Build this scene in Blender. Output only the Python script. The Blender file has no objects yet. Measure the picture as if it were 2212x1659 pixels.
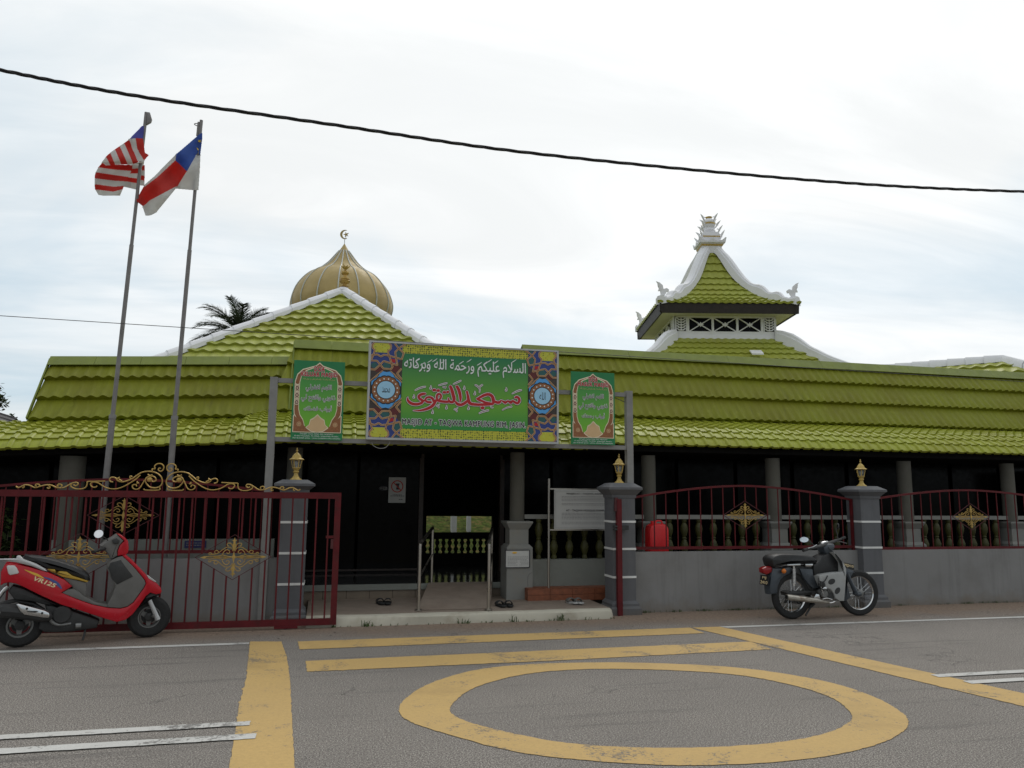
import bpy, bmesh, math, random
from mathutils import Vector, Matrix
random.seed(7)
C = bpy.context.scene.collection
SC = bpy.context.scene
PI = math.pi
V = Vector

# ---------------------------------------------------------------- camera
FPX, CXP, CYP, EYE = 1661.0, 1106.0, 829.5, 1.55      # focal length and centre for a 2212 x 1659 frame
PSI, THE, RHO = math.radians(13.5), math.radians(8.15), 0.0095
FW = V((math.sin(PSI) * math.cos(THE), math.cos(PSI) * math.cos(THE), math.sin(THE)))
R0 = V((math.cos(PSI), -math.sin(PSI), 0)); U0 = R0.cross(FW)
RT = R0 * math.cos(RHO) + U0 * math.sin(RHO); UP = U0 * math.cos(RHO) - R0 * math.sin(RHO)
FH = V((math.sin(PSI), math.cos(PSI), 0))
EYEP = V((0, 0, EYE))
cam = bpy.data.cameras.new('camera'); cam_o = bpy.data.objects.new('camera', cam); C.objects.link(cam_o)
cam.sensor_fit = 'HORIZONTAL'; cam.sensor_width = 36.0; cam.lens = 36.0 * FPX / 2212.0
cam.clip_start = 0.05; cam.clip_end = 3000
M = Matrix((RT, UP, -FW)).transposed().to_4x4(); M.translation = EYEP
cam_o.matrix_world = M
SC.camera = cam_o

def ray(x, y): return FW + RT * ((x - CXP) / FPX) + UP * ((CYP - y) / FPX)
def G(x, y, z=0.0): d = ray(x, y); return EYEP + d * ((z - EYE) / d.z)          # on a level plane
def P(x, y, Y): d = ray(x, y); return EYEP + d * (Y / d.y)                       # on a plane along the road
def PD(x, y, D): d = ray(x, y); return EYEP + d * (D / d.dot(FH))                # at a distance ahead

# ---------------------------------------------------------------- world, sun, exposure
SC.view_settings.view_transform = 'Standard'; SC.view_settings.look = 'None'
SC.view_settings.exposure = 0.12; SC.view_settings.gamma = 1.0
SUN_EL, SUN_AZ = math.radians(48), PSI + math.radians(12)      # azimuth clockwise from +Y
sd = V((math.sin(SUN_AZ) * math.cos(SUN_EL), math.cos(SUN_AZ) * math.cos(SUN_EL), math.sin(SUN_EL)))
sun = bpy.data.lights.new('sun', 'SUN'); sun.energy = 0.7; sun.angle = math.radians(22); sun.color = (1, 0.96, 0.9)
sun_o = bpy.data.objects.new('sun', sun); C.objects.link(sun_o)
sun_o.rotation_euler = sd.to_track_quat('Z', 'Y').to_euler(); sun_o.location = sd * 60
W = bpy.data.worlds.new('World'); SC.world = W; W.use_nodes = True
nt = W.node_tree; N = nt.nodes; LK = nt.links.new
for n in list(N): N.remove(n)
def wn(t, **k):
    n = N.new(t)
    for a, b in k.items(): setattr(n, a, b)
    return n
def wmath(op, a, b=None, c=None, clamp=False):
    n = wn('ShaderNodeMath', operation=op, use_clamp=clamp)
    for i, q in enumerate((a, b, c)):
        if q is None: continue
        if isinstance(q, (int, float)): n.inputs[i].default_value = q
        else: LK(q, n.inputs[i])
    return n.outputs[0]
tc = wn('ShaderNodeTexCoord'); sep = wn('ShaderNodeSeparateXYZ'); LK(tc.outputs['Generated'], sep.inputs[0])
zz = wmath('ADD', wmath('MAXIMUM', sep.outputs[2], 0.0), 0.16)
cmb = wn('ShaderNodeCombineXYZ'); LK(wmath('DIVIDE', sep.outputs[0], zz), cmb.inputs[0]); LK(wmath('DIVIDE', sep.outputs[1], zz), cmb.inputs[1])
def cloud(rot, sc, scale, detail, rough, dist, lo, hi, seed):
    mp = wn('ShaderNodeMapping'); mp.inputs['Rotation'].default_value = (0, 0, math.radians(rot)); mp.inputs['Scale'].default_value = sc
    mp.inputs['Location'].default_value = seed
    LK(cmb.outputs[0], mp.inputs[0])
    n = wn('ShaderNodeTexNoise'); n.inputs['Scale'].default_value = scale; n.inputs['Detail'].default_value = detail
    n.inputs['Roughness'].default_value = rough; n.inputs['Distortion'].default_value = dist
    LK(mp.outputs[0], n.inputs['Vector'])
    m = wn('ShaderNodeMapRange', interpolation_type='SMOOTHSTEP'); LK(n.outputs[0], m.inputs[0])
    m.inputs[1].default_value = lo; m.inputs[2].default_value = hi
    return m.outputs[0]
broad = cloud(20, (0.75, 1.0, 1), 0.75, 5, 0.55, 0.6, 0.36, 0.62, (3.1, 0.4, 0))
streak = cloud(-34, (0.55, 1.25, 1), 1.1, 8, 0.58, 1.4, 0.30, 0.72, (0.3, 5.2, 0))
# thin cloud low in the sky lets more blue through
low = wn('ShaderNodeMapRange', interpolation_type='SMOOTHSTEP'); LK(sep.outputs[2], low.inputs[0]); low.inputs[1].default_value = 0.14; low.inputs[2].default_value = 0.52
cov = wmath('ADD', wmath('MULTIPLY', broad, 0.54), wmath('MULTIPLY', streak, 0.24))
cov = wmath('ADD', cov, wmath('MULTIPLY', low.outputs[0], 0.37), clamp=True)
vd = wn('ShaderNodeVectorMath', operation='DOT_PRODUCT'); LK(tc.outputs['Generated'], vd.inputs[0]); vd.inputs[1].default_value = sd
glow = wn('ShaderNodeMapRange', interpolation_type='SMOOTHSTEP'); LK(vd.outputs['Value'], glow.inputs[0]); glow.inputs[1].default_value = 0.55; glow.inputs[2].default_value = 1.0
cov = wmath('ADD', cov, wmath('MULTIPLY', glow.outputs[0], 0.5), clamp=True)
sky = wn('ShaderNodeTexSky'); sky.sky_type = 'NISHITA'; sky.sun_disc = False; sky.sun_elevation = SUN_EL; sky.sun_rotation = SUN_AZ
sk = wn('ShaderNodeMix', data_type='RGBA', blend_type='MULTIPLY'); sk.inputs['Factor'].default_value = 1.0
LK(sky.outputs[0], sk.inputs['A']); sk.inputs['B'].default_value = (0.09, 0.09, 0.09, 1)
blu = wn('ShaderNodeMix', data_type='RGBA', blend_type='MIX'); blu.inputs['Factor'].default_value = 0.88
LK(sk.outputs['Result'], blu.inputs['A']); blu.inputs['B'].default_value = (0.53, 0.67, 0.765, 1)
cc = wn('ShaderNodeMix', data_type='RGBA', blend_type='MIX'); LK(streak, cc.inputs['Factor'])
cc.inputs['A'].default_value = (0.79, 0.81, 0.815, 1); cc.inputs['B'].default_value = (0.95, 0.96, 0.96, 1)
mx = wn('ShaderNodeMix', data_type='RGBA', blend_type='MIX'); LK(cov, mx.inputs['Factor']); LK(blu.outputs['Result'], mx.inputs['A']); LK(cc.outputs['Result'], mx.inputs['B'])
# overcast sky: brighter towards the veiled sun, dimmer on the far side
lum = wn('ShaderNodeMapRange'); LK(vd.outputs['Value'], lum.inputs[0]); lum.inputs[1].default_value = -0.6; lum.inputs[2].default_value = 1.0
lum.inputs[3].default_value = 0.62; lum.inputs[4].default_value = 1.10
mu = wn('ShaderNodeMix', data_type='RGBA', blend_type='MULTIPLY'); mu.inputs['Factor'].default_value = 1.0
LK(mx.outputs['Result'], mu.inputs['A']); LK(lum.outputs[0], mu.inputs['B'])
bg = wn('ShaderNodeBackground'); LK(mu.outputs['Result'], bg.inputs[0]); bg.inputs[1].default_value = 1.0
wo = wn('ShaderNodeOutputWorld'); LK(bg.outputs[0], wo.inputs[0])

# ---------------------------------------------------------------- materials
def S(r, g, b):      # 0-255 picture value to a base colour
    return tuple((c / 255 / 12.92 if c / 255 <= .04045 else ((c / 255 + .055) / 1.055) ** 2.4) for c in (r, g, b))
class NT:
    def __init__(s, m): s.t = m.node_tree; s.n = s.t.nodes; s.b = s.n['Principled BSDF']
    def new(s, t, **k):
        n = s.n.new(t)
        for a, b in k.items(): setattr(n, a, b)
        return n
    def lk(s, a, b): s.t.links.new(a, b)
    def noise(s, scale, detail=3, rough=.5, vec=None, dist=0):
        n = s.new('ShaderNodeTexNoise'); n.inputs['Scale'].default_value = scale; n.inputs['Detail'].default_value = detail
        n.inputs['Roughness'].default_value = rough; n.inputs['Distortion'].default_value = dist
        if vec is None: vec = s.coord()
        s.lk(vec, n.inputs['Vector']); return n.outputs[0]
    def coord(s):
        if not hasattr(s, 'tc'): s.tc = s.new('ShaderNodeTexCoord')
        return s.tc.outputs['Object']
    def ramp(s, x, lo, hi, a=0., b=1.):
        m = s.new('ShaderNodeMapRange'); s.lk(x, m.inputs[0])
        for i, q in enumerate((lo, hi, a, b)): m.inputs[i + 1].default_value = q
        return m.outputs[0]
    def mix(s, f, a, b, blend='MIX'):
        m = s.new('ShaderNodeMix', data_type='RGBA', blend_type=blend)
        for q, key in ((f, 'Factor'), (a, 'A'), (b, 'B')):
            i = m.inputs[key]
            if isinstance(q, (int, float)): i.default_value = q
            elif isinstance(q, tuple): i.default_value = (*q[:3], 1)
            else: s.lk(q, i)
        return m.outputs['Result']
    def math(s, op, a, b=None):
        m = s.new('ShaderNodeMath', operation=op)
        for i, q in enumerate((a, b)):
            if q is None: continue
            if isinstance(q, (int, float)): m.inputs[i].default_value = q
            else: s.lk(q, m.inputs[i])
        return m.outputs[0]
    def bump(s, h, strength=.3, dist=.01):
        b = s.new('ShaderNodeBump'); b.inputs['Strength'].default_value = strength; b.inputs['Distance'].default_value = dist
        s.lk(h, b.inputs['Height']); s.lk(b.outputs[0], s.b.inputs['Normal'])
MATS = {}
def newmat(name):
    m = bpy.data.materials.new(name); m.use_nodes = True; MATS[name] = m; return m, NT(m)
def mat(name, col, rough=.6, metal=0., var=.12, scale=5., bump=0., bscale=60., spec=.5, dirt=None, dfac=.3, dscale=3.):
    m, t = newmat(name)
    n = t.noise(scale, 5, .6)
    a = tuple(c * (1 - var) for c in col); b = tuple(min(1, c * (1 + var)) for c in col)
    c = t.mix(t.ramp(n, .3, .7), a, b)
    if dirt:
        c = t.mix(t.ramp(t.noise(dscale, 6, .65), .5, .72, 0, dfac), c, dirt)
    t.lk(c, t.b.inputs['Base Color'])
    t.b.inputs['Metallic'].default_value = metal; t.b.inputs['Specular IOR Level'].default_value = spec
    t.lk(t.ramp(t.noise(scale * 3, 4), .3, .7, max(.02, rough - .08), min(1, rough + .08)), t.b.inputs['Roughness'])
    if bump: t.bump(t.noise(bscale, 4), bump)
    return m

# road: worn asphalt with stone grit, sandy towards the wall
m, t = newmat('asphalt')
g1 = t.noise(62, 4, .75); g2 = t.noise(120, 2, .6); pt = t.noise(.8, 5, .6)
c = t.mix(t.ramp(g1, .38, .62), (.104, .092, .081), (.288, .254, .224))
c = t.mix(t.ramp(g2, .55, .64, 0, .85), c, (.58, .55, .50))
c = t.mix(t.ramp(g2, .45, .35, 0, .85), c, (.03, .028, .028))
c = t.mix(t.ramp(pt, .3, .7, 0, .34), c, (.13, .118, .108))
sp = t.new('ShaderNodeSeparateXYZ'); t.lk(t.coord(), sp.inputs[0])
st = t.noise(1.3, 5, .6, dist=.5)
mp = t.new('ShaderNodeMapping'); mp.inputs['Scale'].default_value = (.35, 5, 1); t.lk(t.coord(), mp.inputs[0])
stn = t.noise(1.2, 5, .65, mp.outputs[0])
c = t.mix(t.ramp(stn, .56, .72, 0, .50), c, (.06, .056, .054))
spt = t.noise(3.1, 5, .6, dist=1.2)
c = t.mix(t.ramp(spt, .66, .74, 0, .55), c, (.05, .047, .045))
vor = t.new('ShaderNodeTexVoronoi', feature='DISTANCE_TO_EDGE'); vor.inputs['Scale'].default_value = .42
warp = t.new('ShaderNodeVectorMath', operation='ADD'); nz = t.new('ShaderNodeTexNoise'); nz.inputs['Scale'].default_value = 2.2; nz.inputs['Detail'].default_value = 6; t.lk(t.coord(), nz.inputs['Vector']); t.lk(t.coord(), warp.inputs[0]); t.lk(nz.outputs['Color'], warp.inputs[1]); t.lk(warp.outputs[0], vor.inputs['Vector'])
c = t.mix(t.math('MULTIPLY', t.ramp(vor.outputs['Distance'], .006, .0, 0, .55), t.ramp(t.noise(.6, 2), .5, .6)), c, (.035, .033, .032))
yy = t.math('ADD', sp.outputs[1], t.math('MULTIPLY', t.math('SUBTRACT', st, .5), .9))
sand = t.mix(t.ramp(t.noise(26, 6, .7), .35, .65), (.155, .105, .075), (.30, .22, .16))
c = t.mix(t.ramp(yy, 8.62, 9.35, 0, .88), c, sand)
t.lk(c, t.b.inputs['Base Color']); t.b.inputs['Roughness'].default_value = .85; t.b.inputs['Specular IOR Level'].default_value = .3
t.bump(t.math('ADD', g1, t.math('MULTIPLY', g2, .5)), .5, .006)

def paint(name, col, thr, darker):
    m, t = newmat(name)
    g1 = t.noise(95, 4, .7); g2 = t.noise(300, 2, .6); w = t.noise(1.7, 6, .72, dist=.8); w2 = t.noise(38, 5, .75)
    c = t.mix(t.ramp(w2, .3, .7), tuple(q * .86 for q in col), tuple(q * 1.08 for q in col))
    c = t.mix(t.ramp(t.noise(1.1, 4), .35, .7, 0, .28), c, darker)
    c = t.mix(t.ramp(g2, .42, .3, 0, .4), c, tuple(q * .55 for q in darker))
    c = t.mix(t.ramp(t.noise(.9, 5, .65, dist=.4), .56, .72, 0, .38), c, tuple(q * .45 for q in darker))
    wear = t.math('ADD', t.math('MULTIPLY', w, .55), t.math('MULTIPLY', w2, .45))
    c = t.mix(t.ramp(wear, thr, thr + .05, 0, .85), c, t.mix(t.ramp(g1, .36, .66), (.06, .056, .052), (.20, .185, .17)))
    t.lk(c, t.b.inputs['Base Color']); t.b.inputs['Roughness'].default_value = .75; t.bump(g1, .35, .004)
paint('yellow_paint', (.54, .355, .125), .545, (.43, .29, .12))
paint('white_paint', (.58, .57, .54), .53, (.38, .36, .33))
mat('earth', (.10, .085, .05), .95, var=.3, scale=2, bump=.4)
mat('grass_green', (.050, .070, .012), .9, var=.7, scale=9, bump=.5, spec=.05, dirt=(.20, .13, .05), dfac=.9, dscale=7)

def tilemat(name, col, dark, rough):
    m, t = newmat(name)
    mp = t.new('ShaderNodeMapping'); mp.inputs['Scale'].default_value = (4, .6, .6); t.lk(t.coord(), mp.inputs[0])
    n1 = t.noise(5, 6, .65, mp.outputs[0]); n2 = t.noise(55, 4, .6); n3 = t.noise(1.1, 4, .6)
    c = t.mix(t.ramp(n1, .3, .72), tuple(q * .86 for q in col), tuple(q * 1.1 for q in col))
    c = t.mix(t.ramp(n3, .40, .68, 0, .7), c, dark)
    mp2 = t.new('ShaderNodeMapping'); mp2.inputs['Scale'].default_value = (9, 1.1, 1.1); t.lk(t.coord(), mp2.inputs[0])
    c = t.mix(t.ramp(t.noise(1.6, 7, .7, mp2.outputs[0]), .55, .74, 0, .5), c, tuple(q * .5 + .012 for q in dark))
    c = t.mix(t.ramp(t.noise(7, 3), .6, .75, 0, .35), c, tuple(min(1, q * 1.25 + .02) for q in col))
    c = t.mix(t.ramp(n2, .55, .75, 0, .35), c, tuple(q * .7 for q in dark))
    t.lk(c, t.b.inputs['Base Color']); t.b.inputs['Roughness'].default_value = rough; t.b.inputs['Specular IOR Level'].default_value = .22
    t.bump(n2, .15, .004)
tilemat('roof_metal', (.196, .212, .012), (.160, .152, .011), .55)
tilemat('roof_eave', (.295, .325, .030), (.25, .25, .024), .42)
tilemat('roof_tile', (.325, .355, .060), (.28, .28, .042), .45)
mat('ridge_metal', (.155, .19, .014), .5, var=.15, scale=4)
mat('white_wall', (.78, .78, .80), .75, var=.06, scale=3, dirt=(.50, .48, .45), dfac=.4, bump=.05)
mat('cream_wall', (.55, .53, .40), .75, var=.08, scale=3)
mat('dome_gold', (.40, .295, .110), .55, .08, var=.10, scale=2, dirt=(.30, .21, .07), dfac=.4)
mat('rib_grey', (.46, .47, .43), .5, .1)
mat('gold', (.46, .30, .085), .42, .45, var=.22, scale=18)
mat('gold_paint', (.46, .32, .085), .5, .1, var=.25, scale=20)
mat('dark_wood', (.022, .016, .013), .6, var=.4, scale=12)
mat('brown_frame', (.030, .017, .012), .5, var=.3, scale=8)
mat('dark_glass', (.0045, .0045, .0045), .15, var=.1, spec=.06)
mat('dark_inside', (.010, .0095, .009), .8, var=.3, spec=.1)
mat('grey_wall', (.215, .212, .208), .85, var=.07, scale=2.2, bump=.12, bscale=120, dirt=(.15, .14, .13), dfac=.45, dscale=1.6)
def weather(name, streak, mud):
    m = MATS[name]; t = NT(m); t.tc = t.new('ShaderNodeTexCoord'); src = t.b.inputs['Base Color'].links[0].from_socket
    mp = t.new('ShaderNodeMapping'); mp.inputs['Scale'].default_value = (7, 7, .5); t.lk(t.coord(), mp.inputs[0])
    c = t.mix(t.ramp(t.noise(1.3, 6, .65, mp.outputs[0]), .52, .75, 0, .55), src, streak)
    sp = t.new('ShaderNodeSeparateXYZ'); t.lk(t.coord(), sp.inputs[0])
    h = t.math('ADD', sp.outputs[2], t.math('MULTIPLY', t.math('SUBTRACT', t.noise(4.5, 6, .7), .5), .42))
    c = t.mix(t.ramp(h, .16, .0, 0, .6), c, mud); c = t.mix(t.ramp(t.noise(1.1, 5, .6), .55, .7, 0, .3), c, tuple(q * 1.25 for q in streak))
    t.lk(c, t.b.inputs['Base Color'])
weather('grey_wall', (.135, .13, .125), (.17, .135, .10))
mat('dark_grey_wall', (.112, .114, .122), .8, var=.08, scale=3, bump=.12, bscale=120, dirt=(.08, .08, .08), dfac=.4)
weather('dark_grey_wall', (.075, .075, .078), (.12, .10, .08))
mat('band_white', (.68, .68, .66), .6, var=.1)
mat('verandah_wall_paint', (.19, .20, .18), .8, var=.08, scale=2, dirt=(.13, .12, .1), dfac=.4)
mat('column_plaster', (.095, .090, .074), .85, var=.12, scale=3, bump=.12)
mat('pedestal_white', (.215, .215, .20), .8, var=.07, scale=3, dirt=(.2, .17, .12), dfac=.4)
mat('baluster_green', (.046, .045, .007), .6, var=.2, scale=8)
mat('slab_cream', (.46, .43, .35), .85, var=.10, scale=2.5, bump=.1, dirt=(.25, .2, .14), dfac=.6)
mat('slab_top', (.24, .19, .15), .8, var=.12, scale=5, dirt=(.17, .12, .09), dfac=.5)
mat('riser_tile', (.17, .135, .10), .7, var=.12, scale=6)
mat('orange_tile', (.21, .065, .028), .55, var=.25, scale=14)
mat('floor_tile', (.055, .055, .055), .07, var=.15, scale=2, spec=.6)
mat('red_paint', (.10, .008, .011), .5, spec=.25, var=.2, scale=9, dirt=(.05, .018, .015), dfac=.5, dscale=8)
mat('red_dark', (.07, .010, .012), .5, var=.2, scale=9)
mat('post_grey', (.23, .225, .215), .6, .1, var=.1, scale=8)
mat('pole_grey', (.20, .19, .185), .55, .2, var=.15, scale=8)
mat('steel', (.40, .37, .33), .32, 1., var=.03, scale=2)
mat('alu', (.42, .42, .41), .4, .6, var=.08, scale=10)
mat('cable_black', (.012, .011, .012), .6)
mat('wire_grey', (.03, .03, .032), .6)
mat('palm_green', (.035, .052, .022), .6, var=.4, scale=2)
mat('palm_pale', (.11, .10, .05), .7, var=.3)
mat('leaf_green', (.05, .08, .02), .7, var=.4, scale=2)
mat('trunk', (.10, .085, .065), .9, var=.3, scale=6, bump=.4)
mat('grey_roof', (.13, .12, .125), .8, var=.3, scale=6)
def clothmat(name, col):
    m = mat(name, col, .85, var=.06, scale=9); t = NT(m); tb = t.new('ShaderNodeBsdfTranslucent'); tb.inputs[0].default_value = (*col, 1); mx_ = t.new('ShaderNodeMixShader'); mx_.inputs[0].default_value = .5
    t.lk(t.b.outputs[0], mx_.inputs[1]); t.lk(tb.outputs[0], mx_.inputs[2]); t.lk(mx_.outputs[0], t.n['Material Output'].inputs[0])
clothmat('flag_red', (.66, .075, .06)); clothmat('flag_white', (.72, .72, .70)); clothmat('flag_blue', (.085, .17, .50)); clothmat('flag_navy', (.14, .15, .50))
mat('flag_yellow', (.75, .55, .05), .8)
mat('paper', (.50, .50, .48), .7, var=.04); mat('board_white', (.40, .40, .39), .6, var=.05)
mat('ink', (.03, .03, .035), .7, var=.05); mat('ink_grey', (.20, .20, .20), .8, var=.1); mat('ink_red', (.50, .05, .035), .6, var=.05)
mat('blue_plate', (.018, .022, .10), .5)
mat('plastic_red', (.62, .010, .014), .4, var=.08)
# sign prints
mat('s_black', (.008, .008, .010), .45); mat('s_white', (.82, .82, .82), .45, var=.03); mat('s_silver', (.72, .76, .74), .45, var=.12, scale=30)
mat('s_red', (.42, .006, .012), .45, var=.06); mat('s_navy', (.022, .045, .22), .45, var=.08); mat('s_teal', (.016, .10, .10), .45, var=.08)
mat('s_blue', (.08, .34, .72), .45, var=.05); mat('s_pale', (.32, .58, .78), .45, var=.05); mat('s_tan', (.62, .42, .22), .45, var=.08)
mat('s_brown', (.27, .105, .035), .45, var=.25, scale=60); mat('s_dark', (.045, .032, .026), .45, var=.5, scale=120); mat('s_rose', (.11, .012, .012), .45, var=.2, scale=60)
mat('s_cream', (.85, .74, .54), .45, var=.04)
mat('s_darkgreen', (.010, .19, .060), .45, var=.05)
def gradmat(name, z0, z1, a, b, c2):
    m, t = newmat(name)
    sp = t.new('ShaderNodeSeparateXYZ'); t.lk(t.coord(), sp.inputs[0])
    r = t.new('ShaderNodeValToRGB'); t.lk(t.ramp(sp.outputs[2], z0, z1), r.inputs[0])
    e = r.color_ramp.elements; e[0].color = (*a, 1); e[1].color = (*c2, 1); x = e.new(.36); x.color = (*b, 1)
    t.lk(r.outputs[0], t.b.inputs['Base Color']); t.b.inputs['Roughness'].default_value = .42
m, t = newmat('s_lattice')
vo = t.new('ShaderNodeTexVoronoi', feature='F1'); vo.inputs['Scale'].default_value = 34; vo.inputs['Randomness'].default_value = .35
t.lk(t.coord(), vo.inputs['Vector'])
vo2 = t.new('ShaderNodeTexVoronoi', feature='DISTANCE_TO_EDGE'); vo2.inputs['Scale'].default_value = 30; vo2.inputs['Randomness'].default_value = .3
t.lk(t.coord(), vo2.inputs['Vector'])
c = t.mix(t.ramp(vo.outputs['Distance'], .32, .42), (.025, .05, .008), (.50, .48, .035))
c = t.mix(t.ramp(vo2.outputs['Distance'], .05, .03), c, (.50, .54, .06))
t.lk(c, t.b.inputs['Base Color']); t.b.inputs['Roughness'].default_value = .45
# motorbikes
mat('bike_red', (.46, .007, .018), .22, var=.08, scale=5, spec=.4, dirt=(.26, .05, .05), dfac=.35, dscale=5)
mat('bike_grey', (.125, .120, .112), .6, var=.12, scale=8, dirt=(.13, .12, .10), dfac=.5, dscale=5)
mat('bike_dark', (.026, .026, .026), .6, var=.25, scale=10)
mat('rubber', (.014, .014, .014), .8, var=.25, scale=20)
mat('seat_black', (.016, .016, .017), .5, var=.2, scale=10, bump=.15)
mat('seat_yellow', (.42, .26, .03), .6, var=.1)
mat('chrome', (.62, .62, .62), .18, 1., var=.05)
mat('rim_grey', (.16, .16, .155), .45, .5, var=.15)
mat('silver_paint', (.50, .50, .50), .35, .5, var=.1)
mat('lens_clear', (.60, .60, .58), .25, var=.15); mat('lens_red', (.25, .006, .008), .25); mat('lens_orange', (.60, .16, .015), .25)
mat('mirror_glass', (.75, .77, .80), .05, 1.)
mat('engine_alu', (.20, .20, .195), .45, .6, var=.3, scale=14, dirt=(.03, .028, .025), dfac=.8, dscale=10)
mat('cub_blue', (.042, .052, .064), .35, var=.15, scale=6, dirt=(.07, .07, .07), dfac=.4)
mat('cub_shield', (.34, .345, .34), .45, var=.08, scale=5, dirt=(.2, .19, .17), dfac=.5, dscale=5)
mat('muffler', (.42, .39, .34), .35, .7, var=.2, scale=10, dirt=(.16, .075, .03), dfac=.8, dscale=8)
mat('plate_black', (.012, .012, .013), .4); mat('decal_yellow', (.72, .42, .05), .4); mat('decal_blue', (.05, .08, .25), .4); mat('decal_cream', (.75, .60, .35), .4)
m, t = newmat('lamp_glass'); t.b.inputs['Base Color'].default_value = (.55, .58, .58, 1); t.b.inputs['Roughness'].default_value = .08
t.b.inputs['Transmission Weight'].default_value = .85; t.b.inputs['IOR'].default_value = 1.15
# ---------------------------------------------------------------- mesh helpers
def cat(pts, n=6, closed=False):
    """Catmull-Rom through points of any dimension"""
    p = [tuple(q) for q in pts]; out = []; m = len(p)
    segs = m if closed else m - 1
    for i in range(segs):
        a, b, c, d = (p[(i - 1) % m], p[i], p[(i + 1) % m], p[(i + 2) % m]) if closed else (p[max(i - 1, 0)], p[i], p[i + 1], p[min(i + 2, m - 1)])
        for k in range(n):
            t = k / n
            out.append(tuple(.5 * (2 * B + (c_ - a_) * t + (2 * a_ - 5 * B + 4 * c_ - d_) * t * t + (3 * B - a_ - 3 * c_ + d_) * t ** 3) for a_, B, c_, d_ in zip(a, b, c, d)))
    if not closed: out.append(p[-1])
    return out
def inset(poly, d):
    n = len(poly); out = []
    A = sum(poly[i][0] * poly[(i + 1) % n][1] - poly[(i + 1) % n][0] * poly[i][1] for i in range(n))
    sg = 1 if A > 0 else -1
    for i in range(n):
        a, b, c = V(poly[i - 1][:2]), V(poly[i][:2]), V(poly[(i + 1) % n][:2])
        e1 = (b - a); e2 = (c - b)
        if e1.length < 1e-9 or e2.length < 1e-9: out.append(tuple(b)); continue
        e1.normalize(); e2.normalize()
        n1 = V((-e1.y, e1.x)) * sg; n2 = V((-e2.y, e2.x)) * sg
        m = n1 + n2
        if m.length < 1e-3: m = n1.copy()
        m.normalize(); k = d / max(.45, m.dot(n1))
        out.append(tuple(b + m * k))
    return out
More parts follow.
